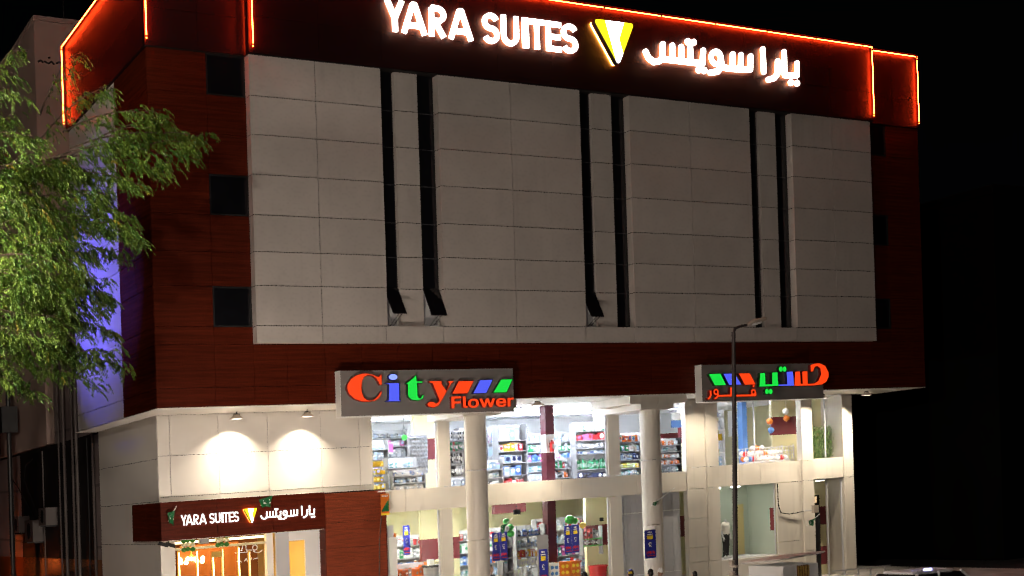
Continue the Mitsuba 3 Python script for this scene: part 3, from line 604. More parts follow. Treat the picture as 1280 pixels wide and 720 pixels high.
CITY_T = [(8.083, 7.214), (8.099, 7.01), (8.305, 7.007), (8.291, 6.94), (8.108, 6.939), (8.117, 6.551), (8.149, 6.489), (8.212, 6.472), (8.278, 6.573), (8.341, 6.571), (8.297, 6.454), (8.152, 6.397), (7.924, 6.413), (7.797, 6.507), (7.767, 6.609), (7.777, 6.914), (7.699, 6.936), (7.832, 7.015), (7.977, 7.114)]
CITY_Y = [(8.535, 7.013), (8.981, 7.005), (8.997, 6.963), (8.961, 6.933), (9.144, 6.682), (9.258, 6.912), (9.212, 6.96), (9.22, 7.001), (9.419, 7.003), (9.406, 6.956), (9.328, 6.911), (8.958, 6.377), (8.837, 6.215), (8.661, 6.158), (8.472, 6.204), (8.435, 6.287), (8.523, 6.357), (8.668, 6.353), (8.764, 6.289), (8.883, 6.379), (8.647, 6.929), (8.533, 6.962)]
CB = [[(9.596, 6.994), (10.149, 6.99), (9.908, 6.583), (9.334, 6.58)], [(10.372, 7.012), (10.856, 7.015), (10.597, 6.573), (10.098, 6.573)], [(11.161, 7.015), (11.604, 7.018), (11.36, 6.582), (10.84, 6.583)]]
ER, EB, EG = (1.25, .06, .006), (.09, .12, .95), (.01, .78, .06)
def smooth_poly(pts, r=.012): return Polygon(pts).buffer(0).buffer(r).buffer(-2 * r).buffer(r)
def boxletter(par, poly, mat, E, y=SD, dep=.13, name='letter'):
    l = put(name, extr(poly, y, dep), mat, par)
    put('lit_face', extr(poly.buffer(-.012), y - dep - .001, .012), 'm_facedark', l, emit=E, sw=.05)
boxletter(k, smooth_poly(CITY_C), 'm_letred', ER)
boxletter(k, smooth_poly(CITY_I), 'm_letblue', EB); boxletter(k, shapely.affinity.scale(Point(7.278, 7.152).buffer(.1), 1.55, 1.05), 'm_letblue', (.33, .45, 1.5))
boxletter(k, smooth_poly(CITY_T), 'm_letgreen', EG); boxletter(k, smooth_poly(CITY_Y), 'm_letred', ER)
for b, m_, e in zip(CB, ('m_letred', 'm_letblue', 'm_letgreen'), (ER, EB, EG)): boxletter(k, Polygon(b), m_, e, name='slanted_bar')
fl = meshkit.text_mesh('Flower', .35, .13, bold=True)
w0, w1 = fl.vertices[:, 0].min(), fl.vertices[:, 0].max()
def place_text(m, x0, x1, z0, y, hscale=1.0):
    v = m.vertices.copy()
    a, b = v[:, 0].min(), v[:, 0].max()
    return trimesh.Trimesh(np.c_[x0 + (v[:, 0] - a) / (b - a) * (x1 - x0), y - v[:, 2], z0 + v[:, 1] * hscale], m.faces, process=False)
l = put('small_word', place_text(fl, 9.31, 11.62, 6.135, SD), 'm_letred', k)
f2 = meshkit.text_mesh('Flower', .35, .012, bold=True)
put('lit_face', place_text(f2, 9.31, 11.62, 6.135, SD - .131), 'm_facedark', l, emit=ER, sw=.08)

k = thing('right_shop_sign', 'grey box sign with coloured lit Arabic letters above the right of the shop', 'sign')
put('box', bx(19.54, 25.36, SD, .0, 6.09, 7.40), 'm_signbox', k); put('trim', cat_(bx(19.525, 25.375, SD - .01, .0, 6.065, 6.088), bx(19.52, 19.538, SD - .01, 0, 6.09, 7.41)), 'm_bwhite', k)
S2B = [[(19.742, 7.068), (20.297, 7.072), (20.546, 6.64), (20.015, 6.642)], [(20.414, 7.066), (20.939, 7.071), (21.262, 6.647), (20.68, 6.637)], [(21.128, 7.069), (21.655, 7.069), (21.928, 6.643), (21.408, 6.632)]]
for b, m_, e in zip(S2B, ('m_letgreen', 'm_letblue', 'm_letred'), (EG, EB, ER)): boxletter(k, Polygon(b), m_, e, name='slanted_bar')
S2R = [[(19.813, 6.48), (19.816, 6.302), (19.771, 6.213), (19.68, 6.169)], [(20.148, 6.411), (20.143, 6.274), (20.076, 6.201), (19.98, 6.174)], [(20.143, 6.27), (20.751, 6.269), (20.763, 6.581)], [(20.75, 6.26), (21.896, 6.251), (21.901, 6.373)]]
boxletter(k, st(S2R[:1], .042), 'm_letred', ER)
ring = lambda x, z, r, q: Point(x, z).buffer(r).difference(Point(x, z).buffer(q))
boxletter(k, unary_union([st(S2R[1:], .042), ring(20.064, 6.413, .125, .05), ring(21.802, 6.371, .125, .05)]), 'm_letred', ER, name='small_word')
boxletter(k, Point(21.816, 6.586).buffer(.05), 'm_letred', ER, name='dot')
boxletter(k, Polygon([(22.138, 7.067), (22.387, 7.071), (22.387, 6.651), (22.704, 6.65), (22.722, 7.079), (22.991, 7.084), (23.009, 6.563), (22.035, 6.556), (22.103, 6.61)]), 'm_letgreen', EG)
boxletter(k, Polygon([(23.426, 7.095), (23.739, 7.108), (23.784, 6.556), (23.014, 6.563), (23.017, 6.631), (23.435, 6.636)]), 'm_letblue', EB)
boxletter(k, smooth_poly([(23.841, 7.094), (24.093, 7.099), (24.108, 6.637), (24.206, 6.635), (24.197, 7.102), (24.456, 7.107), (24.465, 6.63), (24.785, 6.633), (24.993, 6.729), (25.137, 6.967), (25.117, 7.185), (24.969, 7.274), (24.84, 7.254), (24.745, 7.081), (24.628, 7.061), (24.622, 7.33), (24.816, 7.38), (25.079, 7.395), (25.368, 7.291), (25.523, 7.048), (25.528, 6.873), (25.402, 6.678), (25.162, 6.574), (24.869, 6.553), (23.795, 6.548)], .01), 'm_letred', ER)
for x, z in ((23.147, 7.189), (23.333, 7.186), (22.442, 6.379), (22.626, 6.375)):
    boxletter(k, shapely.affinity.scale(Point(x, z).buffer(.1), .98, 1.1), 'm_letgreen', EG, name='dot')
# ------------------------------------------------------------------ tree at the left
def leaf_mesh():
    """hanging compound leaves along arching twigs; returns vertices, faces, colours"""
    r = np.random.default_rng(11)
    LP, twigs = [], []
    # (tip x, tip z, root x, root z, depth offset, density)
    BR = [(-5.15, 13.85, -6.2, 11.9, .3, 9), (-5.55, 12.9, -6.6, 11.2, 0, 9), (-3.72, 14.05, -4.5, 12.6, 1.2, 5), (-3.05, 13.25, -4.7, 11.8, .4, 9), 
          (-2.05, 12.5, -4.3, 11.9, -.2, 11), (-1.15, 11.85, -4.2, 11.5, -.4, 15), (-1.75, 12.35, -3.6, 11.8, .1, 11), (-1.45, 11.5, -4.6, 11.25, -.5, 13), (-1.95, 11.05, -4.9, 11.2, -.2, 12), (-2.6, 10.75, -5.2, 10.9, .2, 12), (-2.75, 10.0, -5.5, 10.4, .0, 10), (-3.1, 10.4, -5.6, 10.9, .6, 12),
          (-2.55, 9.5, -5.6, 9.75, -.3, 15), (-3.3, 9.95, -6.0, 10.2, .5, 14), (-2.9, 9.2, -5.6, 9.4, .3, 8), (-3.8, 9.0, -6.2, 9.2, -.5, 12), (-3.95, 8.55, -6.3, 8.8, .2, 12), (-3.15, 8.2, -5.8, 8.5, .0, 14), (-3.6, 7.95, -6.2, 8.2, -.6, 12), (-3.25, 7.5, -5.9, 7.8, .3, 11), (-4.1, 7.4, -6.3, 7.7, -.3, 12),
          (-2.95, 6.75, -5.0, 6.9, .1, 9), (-3.9, 6.85, -6.2, 7.1, .2, 12), (-3.55, 6.2, -4.6, 6.7, .0, 5), (-4.5, 6.5, -6.4, 6.9, -.4, 11), (-4.9, 6.15, -6.6, 6.6, .3, 9), (-5.5, 6.3, -6.9, 7.0, -.2, 8),
          (-4.9, 11.6, -6.6, 11.4, -.6, 14), (-5.2, 12.2, -6.9, 11.6, .2, 12), (-4.3, 10.8, -6.5, 10.7, -.7, 14), (-5.0, 10.3, -6.9, 10.2, -.5, 13), (-4.6, 9.7, -6.7, 9.8, -.7, 13), (-5.1, 9.2, -6.9, 9.3, -.9, 12), (-5.0, 8.4, -6.8, 8.6, -.8, 12), (-5.0, 7.6, -6.8, 7.9, -.6, 12),
          (-4.55, 7.9, -6.4, 8.7, -1.3, 16), (-4.75, 7.1, -6.3, 8.4, -1.3, 14), (-5.3, 8.0, -6.7, 8.9, -1.1, 12), (-5.9, 10.0, -7.4, 10.2, .4, 12), (-5.8, 8.8, -7.4, 9.1, .4, 12), (-5.9, 7.6, -7.4, 8.0, .4, 12), (-5.9, 11.2, -7.3, 11.0, .4, 12),
          (-4.0, 7.0, -6.0, 7.5, .7, 12), (-4.9, 6.9, -6.6, 7.4, -.9, 13), (-4.2, 8.7, -6.0, 9.0, -.9, 13), (-5.5, 8.6, -7.3, 8.4, -.9, 13), (-5.6, 7.2, -7.2, 7.4, -.9, 13), (-5.4, 10.6, -7.2, 10.4, -.9, 13), (-5.3, 11.6, -7.0, 11.2, .8, 12), (-4.6, 11.3, -6.4, 11.2, .9, 12), (-3.6, 11.2, -5.6, 11.2, .8, 13), (-4.0, 9.6, -6.0, 9.7, .9, 12), (-4.3, 8.0, -6.2, 8.3, .9, 12), (-4.4, 10.2, -6.2, 10.4, 1.0, 12)]
    for tx, tz, rx, rz, dy, dn in BR:
        y0 = -8 + dy * .9
        L = math.hypot(tx - rx, tz - rz)
        nn = int(dn * L * (4.6 if tz < 11.3 else 3.0))
        side = []
        for s in range(-1, 4):                     # main branch and side twigs
            if s < 0: a, b, sg = np.array([rx, y0, rz]), np.array([tx, y0 + r.normal(0, .2), tz]), .10 * L
            else:
                t = .25 + .2 * s + r.uniform(-.06, .06)
                c = np.array([rx + (tx - rx) * t, y0, rz + (tz - rz) * t + .10 * L * 4 * t * (1 - t)])
                l = (1 - t) * L * .55 + .25
                d = np.array([.8, r.normal(0, .5), r.uniform(-.35, .5) * (1 if s % 2 else -.6)])
                a, b, sg = c, c + d / np.linalg.norm(d) * l, .08 * l
            side.append((a, b, sg))
            pts = [a + (b - a) * t + np.array([0, 0, 4 * sg * t * (1 - t)]) for t in np.linspace(0, 1, 7)]
            twigs.append((pts, .022 if s < 0 else .010))
        for q in range(nn):
            a, b, sg = side[0] if q % 2 == 0 else side[1 + r.integers(0, 4)]
            t = r.uniform(.04, 1.0) ** .8
            LP.append(a + (b - a) * t + np.array([0, 0, 4 * sg * t * (1 - t)]) + r.normal(0, .045, 3))
    LP = np.array(LP); N = len(LP); K = 8
    az = r.uniform(-math.pi, math.pi, N) * .62
    d = np.c_[np.cos(az), np.sin(az), r.uniform(-.5, .25, N)]
    ln = r.uniform(.17, .33, N)
    tone = r.uniform(0, 1, N)[:, None]
    base = np.array([.050, .130, .020]) * (1 - tone) + np.array([.170, .262, .036]) * tone
    base[r.uniform(size=N) < .012] = [.36, .30, .03]
    clump = meshkit.noise(LP * 1.4, 3)[:, None]
    base *= r.uniform(.75, 1.15, (N, 1)) * (.55 + .9 * clump)
    u = ((np.arange(K) + .5) / K)[None, :, None]
    c = LP[:, None] + d[:, None] * ln[:, None, None] * u + np.array([0, 0, -1.]) * (ln[:, None, None] * .75 * u * u)
    w = np.cross(d, [0, 0, 1.]); w /= np.linalg.norm(w, axis=1, keepdims=True)
    sd = np.array([-1., 1.])[None, None, :, None]
    o = w[:, None, None] * sd * .55 + d[:, None, None] * .45 + np.array([0, 0, -1.]) * (1 + .5 * r.uniform(size=(N, K, 2, 1)))
    o /= np.linalg.norm(o, axis=-1, keepdims=True)
    ll = r.uniform(.06, .115, (N, K, 2, 1))
    m = np.cross(o, r.normal(size=o.shape)); m /= np.linalg.norm(m, axis=-1, keepdims=True)
    wv = m * ll * .15
    c = np.broadcast_to(c[:, :, None], o.shape)
    V = np.stack([c, c + o * ll * .5 + wv, c + o * ll, c + o * ll * .5 - wv], axis=3).reshape(-1, 3)
    i = np.arange(len(V) // 4)[:, None] * 4
    F = np.vstack([i + [0, 1, 2], i + [0, 2, 3]])
    C = np.repeat(np.repeat(base, K * 2, axis=0) * r.uniform(.85, 1.15, (N * K * 2, 1)), 4, axis=0)
    return V, F, C, twigs
TV, TF, TC, TW = leaf_mesh()
t = thing('street_tree', 'green feathery tree at the left edge with drooping leaflets before the blue lit wall', 'tree')
put('crown', trimesh.Trimesh(TV, TF, process=False), 'm_leaf', t, color=TC)
put('trunk', cat_(tube([(-8.0, -8, G), (-7.9, -8, 2), (-7.5, -8.1, 5), (-7.3, -8, 7)], [.26, .22, .18, .14], 9), tube([(-7.5, -8.1, 5), (-7.2, -8.1, 8), (-6.9, -8, 11), (-6.3, -8, 12.2)], [.15, .12, .07, .03], 8),
                  tube([(-7.3, -8, 7), (-6.6, -8.4, 9), (-6.3, -8.2, 11)], [.12, .08, .03], 8), tube([(-7.5, -8, 5), (-6.9, -8.5, 6.6), (-6.2, -8.6, 7.6)], [.12, .07, .03], 8)), 'm_bark', t, smooth=40)
put('branches', cat_([tube(p, [r_ * (1 - .75 * i / 6) for i in range(7)], 5) for p, r_ in TW]), 'm_bark', t)

# ------------------------------------------------------------------ the neighbours along the alley
k = thing('alley_building', 'low plastered neighbour building with pipes and meter boxes along the dark alley', 'building')
put('wall', bx(.95, 8, DEP + .15, 44, G, 6.4), 'm_alley', k); put('upper_wall', bx(1.0, 8, DEP + .2, 17.6, 6.45, 15.5), 'm_alley', k); put('ledge', bx(.90, 8, DEP + .15, 44, 6.402, 6.445), 'm_dark', k)
put('plinth', bx(.90, .95, DEP + .15, 44, G, 1.9), 'm_lobby', k)
for y, r_ in ((11.0, .05), (13.4, .07), (14.05, .05), (15.4, .06), (16.3, .035), (19.27, .03)):
    put('pipe', cyl((.85, y, G), (.85, y, 11 if y < 17 else 6.3), r_, n=10), 'm_pipe', k, smooth=40)
for y in np.arange(18, 40, 3.1): put('shutter', cat_([bx(.9, .948, y, y + 2.4, G + .12 * j, G + .12 * j + .09) for j in range(14)]), 'm_signred', k)
def ac_box(y0, y1, z0, z1, label):
    a = thing('condenser_unit', label, 'air conditioner')
    put('case', bx(.45, .9, y0, y1, z0, z1), 'm_pipe', a)
    put('grille', cyl((.44, (y0 + y1) / 2, (z0 + z1) / 2), (.452, (y0 + y1) / 2, (z0 + z1) / 2), min(y1 - y0, z1 - z0) * .38, n=16), 'm_black', a)
    put('bracket', cat_(bx(.5, .94, y0 + .05, y0 + .1, z0 - .06, z0 - .01), bx(.5, .94, y1 - .1, y1 - .05, z0 - .06, z0 - .01)), 'm_black', a)
ac_box(19.6, 21.2, 2.6, 3.5, 'grey air conditioner unit on the alley wall, lower one'); ac_box(17.1, 18.4, 3.25, 3.95, 'grey air conditioner unit on the alley wall, upper one nearest the hotel'); ac_box(22.4, 23.6, 3.0, 3.7, 'dark air conditioner unit on the alley wall, farthest one')
k = thing('utility_pole', 'dark utility pole with junction box standing in the alley', 'pole')
put('pole', cyl((.2, 22.6, G), (.2, 22.6, 9.5), .11, .09), 'm_black', k); put('junction_box', bx(-.15, .5, 22.2, 23.0, 7.3, 8.4), 'm_black', k); put('transformer', cyl((-.1, 25, 6.5), (-.1, 25, 7.7), .38, n=14), 'm_black', k)
for c_, w_ in (([(.2, 22.6, 5.4), (.3, 21.5, 4.9), (.5, 20.4, 4.0), (.6, 19.8, 3.4)], .02), ([(.5, 19.4, 6.0), (.4, 20.4, 5.8), (.4, 20.8, 5.2), (.5, 19.6, 4.2), (.6, 19.2, 3.6)], .022), ([(.7, 11.2, 6.3), (.72, 11.25, 3), (.7, 11.3, 1.2), (.72, 11.4, G)], .025)): put('cable', tube(c_, w_, 5), 'm_black', k)
k = thing('far_tower', 'tan plastered block behind the alley with dark writing near its top edge', 'building')
put('wall', bx(.77, 9, 18, 34, 6.5, 23.55), 'm_plaster', k); put('parapet', bx(.74, 9, 17.97, 34, 23.56, 23.75), 'm_plaster', k)
put('antenna', cyl((2.0, 18.2, 23.7), (2.0, 18.2, 24.9), .03, n=6), 'm_black', k)
scr = [[(.9, 21.9), (1.0, 21.95), (1.08, 21.88)], [(1.15, 21.92), (1.3, 21.86), (1.42, 21.95), (1.5, 21.85)], [(1.32, 22.08), (1.36, 22.1)], [(1.62, 21.9), (1.72, 21.96), (1.85, 21.88), (1.9, 21.98)]]
put('dark_writing', extr(unary_union([LineString(l).buffer(.035) for l in scr]), 17.995, .003), 'm_black', k)

k = thing('dark_building', 'building with night darkness put in its near black colour beyond the right end of the hotel', 'building')
put('wall', bx(38, 70, 2, 30, G - .15, 15), 'm_nightdark', k)  # near-black colour stands in for the lack of light here
put('parapet', bx(37.9, 70, 1.9, 30, 15.004, 15.4), 'm_nightdark', k)
for j in range(3):
    for i in range(4):
        w = put('window', bx(40 + i * 4.5, 42 + i * 4.5, 1.96, 1.998, 2 + j * 4.2, 4 + j * 4.2), 'm_glassdark', k)
for i in range(3): put('shutter', bx(39.5 + i * 6, 44 + i * 6, 1.95, 1.998, G - .15, 1.4), 'm_black', k)
# ------------------------------------------------------------------ goods on shelves
WHT, SIL, BLU, GRN, REDC, ORA, YEL, NAV, PNK, LBL, BLK, TEAL = (.50, .52, .55), (.22, .23, .25), (.04, .10, .34), (.012, .17, .06), (.34, .02, .025), (.48, .10, .012), (.52, .33, .02), (.010, .018, .075), (.38, .09, .25), (.22, .33, .48), (.014, .014, .017), (.07, .22, .22)
def colmesh(items):
    V, F, C, n = [], [], [], 0
    for m, c in items:
        v, f = arr(m)
        V.append(v); F.append(f + n); C.append(np.tile(c, (len(v), 1))); n += len(v)
    return trimesh.Trimesh(np.vstack(V), np.vstack(F), process=False), np.vstack(C)
def shelf(name, label, cat, x0, x1, y, zs, depth, goods, group=None, back=True, boards='m_lgrey', frame='m_grey', seed=0):
    r = np.random.default_rng(100 + seed)
    k = thing(name, label, cat, group)
    ztop = zs[-1]
    if back: put('back_panel', bx(x0, x1, y + depth - .03, y + depth, zs[0] - .1, ztop), 'm_lgrey', k)
    for x in (x0, x1 - .03): put('upright', bx(x, x + .03, y + .02, y + depth - .035, zs[0] - .35, ztop), frame, k)
    items = []
    for j, z in enumerate(zs[:-1]):
        put('shelf_board', bx(x0 + .035, x1 - .035, y, y + depth - .035, z - .03, z), boards if boards != 'm_lgrey' else 'm_grey', k)
        gap = zs[j + 1] - z - .06
        kind, pal, w = goods[j % len(goods)]
        x = x0 + .06
        while x < x1 - .06 - w:
            ww = w * .72 * r.uniform(.8, 1.2); h = gap * r.uniform(.62, .95); c = np.array(pal[r.integers(len(pal))]) * r.uniform(.8, 1.1)
            yy = y + r.uniform(.01, .06)
            if kind == 'box':
                items.append((bx(x, x + ww * .94, yy, yy + depth * .6, z + .002, z + h), c))
                c2 = np.array(pal[r.integers(len(pal))]); cx, cz = x + ww * .47, z + h * r.uniform(.4, .6)
                items.append((cyl((cx, yy - .004, cz), (cx, yy - .001, cz), min(ww * .33, h * .35), n=10), 1 - .8 * c2 if r.uniform() < .4 else c2))
                items.append((bx(x + ww * .1, x + ww * .84, yy - .003, yy - .001, z + h * .82, z + h * .93), np.array(pal[r.integers(len(pal))])))
            elif kind == 'bottle':
                cx = x + ww / 2
                items.append((cyl((cx, yy + .08, z + .002), (cx, yy + .08, z + h * .68), ww * .42, n=8), c)); items.append((cyl((cx, yy + .08, z + h * .68), (cx, yy + .08, z + h * .85), ww * .40, ww * .14, n=8), c))
                items.append((cyl((cx, yy + .08, z + h * .85), (cx, yy + .08, z + h), ww * .16, n=8), np.array(WHT)))
                items.append((bx(cx - ww * .3, cx + ww * .3, yy + .06 - ww * .42, yy + .07 - ww * .42 + .02, z + h * .2, z + h * .5), np.array(pal[r.integers(len(pal))]) * .5 + .3))
            elif kind == 'hang':
                zt = z + gap
                items.append((bx(x, x + ww * .8, yy, yy + .05, zt - h, zt), c)); items.append((bx(x + ww * .15, x + ww * .65, yy - .004, yy - .001, zt - h * .75, zt - h * .35), 1 - c))
            elif kind == 'pan':
                items.append((ball((x + ww / 2, yy, z + gap * .6), ww * .45, 1, (1, .5, .55)), c)); items.append((cyl((x + ww / 2, yy, z + gap * .6), (x + ww / 2 + .02, yy - .05, z + .02), .012, n=5), np.array(BLK)))
            x += ww
    m, c = colmesh(items)
    put('goods', m, 'm_vc', k, color=c, kind='stuff')
    return k
SH = dict
# upper floor, bay 1
shelf('goods_shelf', 'pale grey shelf of small boxed goods at the back of the upper left bay', 'shelf', 9.75, 11.15, 6.4, [3.75, 4.1, 4.5, 4.9, 5.3, 5.6, 5.9], .4, [('box', (SIL, WHT, LBL), .12), ('box', (WHT, PNK, LBL), .2), ('bottle', (SIL, LBL, BLK), .1)], seed=1)
k = thing('utensil_rack', 'tall rack of hanging silver pans and ladles in the upper left bay', 'rack')
put('panel', bx(10.52, 11.3, 5.12, 5.16, 4.2, 5.6), 'm_grey', k)
it = []
for j in range(9):
    for i in range(7):
        x, z = 10.56 + i * .105 + .03 * (j % 2), 4.3 + j * .145
        it.append((ball((x, 5.05, z + .05), .05, 1, (1, .6, .6)), np.array(SIL) * rng.uniform(.7, 1.6))); it.append((cyl((x, 5.08, z + .04), (x, 4.98, z - .06), .014, n=5), np.array(BLK) + .1 * rng.uniform()))
m, c = colmesh(it); put('utensils', m, 'm_vc', k, color=c, kind='stuff')
k = thing('promo_board', 'pink board above the goods in the upper left bay', 'board'); put('board', bx(9.88, 10.34, 5.98, 6.0, 5.06, 5.38), 'm_pink', k); put('white_strip', bx(9.9, 10.32, 5.975, 5.979, 5.0, 5.055), 'm_bwhite', k)
k = thing('hanging_sign', 'round green apple shaped sign hanging in the upper left bay', 'sign'); put('disc', cyl((10.62, 5.6, 5.55), (10.62, 5.62, 5.55), .11, n=16), 'm_bgreen', k); put('thread', cyl((10.62, 5.61, 5.66), (10.62, 5.61, 6.38), .006, n=5), 'm_black', k)
shelf('goods_shelf', 'rack of yellow packets at the left edge of the upper left window', 'shelf', 8.3, 8.95, 3.5, [3.72, 3.98, 4.24, 4.5, 4.78], .3, [('box', (YEL, YEL, (.7, .62, .2)), .2)], back=False, seed=2)
shelf('goods_shelf', 'low stand of small white boxes and cards behind the upper left window', 'shelf', 8.98, 10.25, 3.25, [3.66, 3.9, 4.14, 4.36], .3, [('box', (WHT, SIL, (.5, .45, .4)), .09), ('box', (WHT, LBL, BLK), .11), ('box', (WHT, WHT, BLU), .12)], seed=3)
shelf('goods_shelf', 'tall white shelf of blue and teal bottles in the middle of the upper left bay', 'shelf', 9.3, 10.5, 4.4, [3.7, 4.05, 4.45, 4.8], .35, [('bottle', (LBL, WHT, TEAL), .12), ('box', (WHT, LBL, BLU), .18)], seed=4)
shelf('goods_shelf', 'hook rack of small silver packets left of the first round column', 'shelf', 11.5, 12.3, 4.0, [4.0, 4.45, 4.9, 5.3, 5.65], .2, [('hang', (SIL, WHT, BLK), .07), ('hang', (REDC, WHT, BLK), .08), ('hang', (SIL, GRN, REDC), .07)], seed=5)
# bay 3
shelf('goods_shelf', 'dark steel shelf of detergent boxes left of the red interior column', 'shelf', 14.1, 15.35, 4.85, [3.55, 3.95, 4.42, 4.85, 5.25, 5.85], .45, [('box', (REDC, WHT, SIL), .24), ('box', (WHT, BLU, LBL), .30), ('box', (WHT, LBL, NAV), .3), ('box', (WHT, REDC, YEL), .22), ('box', (WHT, WHT, LBL), .34)], seed=6)
shelf('goods_shelf', 'white shelf of jars and packets behind the glass right of the first round column', 'shelf', 12.5, 13.9, 4.2, [3.6, 3.9, 4.2, 4.55], .35, [('box', (WHT, SIL, BLK), .18), ('bottle', (WHT, LBL, TEAL), .1), ('box', (PNK, LBL, WHT), .2)], seed=7)
shelf('goods_shelf', 'far white shelf of pale goods at the back of the upper middle bay', 'shelf', 14.6, 17.0, 7.5, [3.75, 4.3, 4.8, 5.3, 5.9], .4, [('box', (WHT, LBL, SIL), .25), ('bottle', (WHT, LBL, PNK), .12)], seed=8)
shelf('goods_shelf', 'dark shelf of small goods right of the red interior column', 'shelf', 16.3, 17.15, 4.6, [3.4, 3.75, 4.1, 4.5], .35, [('box', (BLK, GRN, REDC, SIL), .11), ('box', (BLK, ORA, WHT), .12)], seed=9)
shelf('goods_shelf', 'wide shelf with green bottles below white jars left of the second round column', 'shelf', 17.2, 18.75, 4.35, [3.65, 4.0, 4.58, 4.8, 5.1, 5.45, 5.8], .42, [('box', (NAV, NAV, BLK), .3), ('bottle', (GRN, GRN, (.05, .4, .2)), .14), ('box', (BLU, WHT, LBL), .16), ('box', (WHT, SIL), .3), ('box', (REDC, REDC, PNK), .4), ('bottle', (WHT, WHT, GRN), .12)], seed=10)
for x, z, s in ((17.0, 4.95, .28), (16.75, 5.3, .3), (16.9, 4.62, .22)):
    b = tag(put('grey_carton', bx(x - s, x + s * .2, 5.2, 5.6, z, z + s), 'm_lgrey'), {4.95: 'grey carton stacked beside the fire extinguisher column, middle', 5.3: 'grey carton stacked beside the fire extinguisher column, topmost', 4.62: 'grey carton stacked beside the fire extinguisher column, lowest'}[z], 'box')
k = thing('fire_extinguisher', 'red fire extinguisher with white label on the interior column', 'fire extinguisher')
put('body', lathe([(0, 0), (.075, 0), (.08, .03), (.08, .32), (.05, .39), (.02, .42), (0, .42)], (15.4, 3.21, 4.69), 16), 'm_signred', k, smooth=40); put('label', bx(15.37, 15.46, 3.125, 3.13, 4.8, 4.98), 'm_bwhite', k); put('hose', tube([(15.39, 3.2, 5.12), (15.28, 3.18, 5.08), (15.26, 3.2, 4.85)], .014, 6), 'm_black', k); put('bracket', bx(15.3, 15.5, 3.292, 3.298, 4.66, 5.05), 'm_shopwhite', k)
for i, (x0, x1, w_) in enumerate(((9.0, 12.6, 'left'), (12.7, 16.3, 'middle'), (16.4, 20.6, 'right'))):
    shelf('goods_shelf', f'long bright wall shelf of pale goods at the back of the upper floor, {w_} part', 'shelf', x0, x1, 9.2, [3.7, 4.1, 4.5, 4.9, 5.3, 5.7], .4, [('box', (WHT, LBL, SIL), .25), ('bottle', (WHT, LBL, TEAL), .13), ('box', (WHT, PNK, LBL, BLU), .2), ('box', (SIL, WHT, GRN), .22)], seed=30 + i)
    shelf('goods_shelf', f'long wall shelf of coloured goods at the back of the ground floor, {w_} part', 'shelf', x0 + 2, x1 + 2, 9.6, [-.6, 0., .5, 1.0, 1.5, 1.9], .4, [('box', (WHT, REDC, SIL), .25), ('bottle', (WHT, LBL, TEAL), .13), ('box', (WHT, ORA, LBL, BLU), .2), ('box', (SIL, WHT, GRN), .22)], seed=40 + i)
shelf('goods_shelf', 'grey gondola shelf of household goods standing across the upper left bay', 'shelf', 8.6, 9.7, 5.0, [3.7, 4.05, 4.4, 4.8, 5.15, 5.5], .4, [('box', (SIL, LBL, WHT), .14), ('bottle', (LBL, SIL, WHT), .1), ('box', (WHT, SIL, PNK), .18)], seed=50)
shelf('goods_shelf', 'steel gondola shelf of boxed goods between first column and detergent shelf', 'shelf', 12.75, 14.0, 5.4, [3.7, 4.1, 4.5, 4.95, 5.35, 5.8], .4, [('box', (LBL, WHT, SIL), .2), ('box', (WHT, BLU, LBL), .24), ('box', (SIL, WHT, BLK), .16)], seed=51)
# bays 4 and 5
shelf('goods_shelf', 'shelf of colourful toys and packets seen left of the second round column', 'shelf', 18.85, 19.95, 3.9, [3.65, 3.95, 4.25, 4.6, 4.95, 5.3], .4, [('box', (LBL, WHT, TEAL), .15), ('box', (YEL, WHT, (.5, .65, .2)), .2), ('box', (NAV, LBL, WHT), .2), ('box', (WHT, LBL, GRN), .18), ('box', (ORA, GRN, BLU, WHT), .2)], seed=11)
shelf('goods_shelf', 'dense rack of orange and white cans right of the second round column', 'shelf', 20.75, 22.0, 4.1, [3.7, 4.0, 4.25, 4.5, 4.75, 5.02], .35, [('bottle', (SIL, WHT, TEAL), .12), ('box', (ORA, WHT, WHT), .13), ('box', (WHT, ORA, SIL), .13)], frame='m_black', seed=12)
k = thing('promo_poster', 'blue and white poster hanging behind the glass above the orange cans', 'poster'); put('sheet', bx(22.9, 23.45, 5.9, 5.91, 5.5, 5.8), 'm_pblue', k); put('white_sheet', bx(22.92, 23.4, 5.9, 5.91, 5.82, 6.1), 'm_bwhite', k)
# bay 6: balls, racks
shelf('goods_shelf', 'black rack of clothes and green packets at the left of the upper sports window', 'shelf', 24.6, 26.2, 6.5, [3.8, 4.4, 4.9, 5.4, 5.9, 6.2], .4, [('box', (WHT, LBL, BLK), .2), ('hang', (LBL, WHT, NAV), .15), ('box', (GRN, BLK, YEL), .22), ('box', (WHT, SIL), .3)], back=False, frame='m_bwhite', boards='m_bwhite', seed=13)
shelf('goods_shelf', 'bright white metal rack high in the upper sports window', 'shelf', 26.6, 27.1, 6.5, [5.4, 5.65, 5.9, 6.15], .3, [('box', (WHT, LBL), .2)], back=False, frame='m_bwhite', boards='m_bwhite', seed=14)
k = thing('ball_bin', 'wire bin full of footballs and basketballs behind the upper sports window', 'bin')
wires = [cyl((x, y, 3.85), (x, y, 4.42), .009, n=5) for x in np.linspace(24.35, 26.9, 18) for y in (3.05, 3.75)]
wires += [cyl((24.35, y, z), (26.9, y, z), .011, n=5) for y in (3.05, 3.75) for z in (3.87, 4.1, 4.25, 4.42)]
wires += [cyl((x, y, 3.63), (x, y, 4.5 if x > 26 else 4.42), .02, n=6) for x in (24.37, 26.88) for y in (3.06, 3.74)]
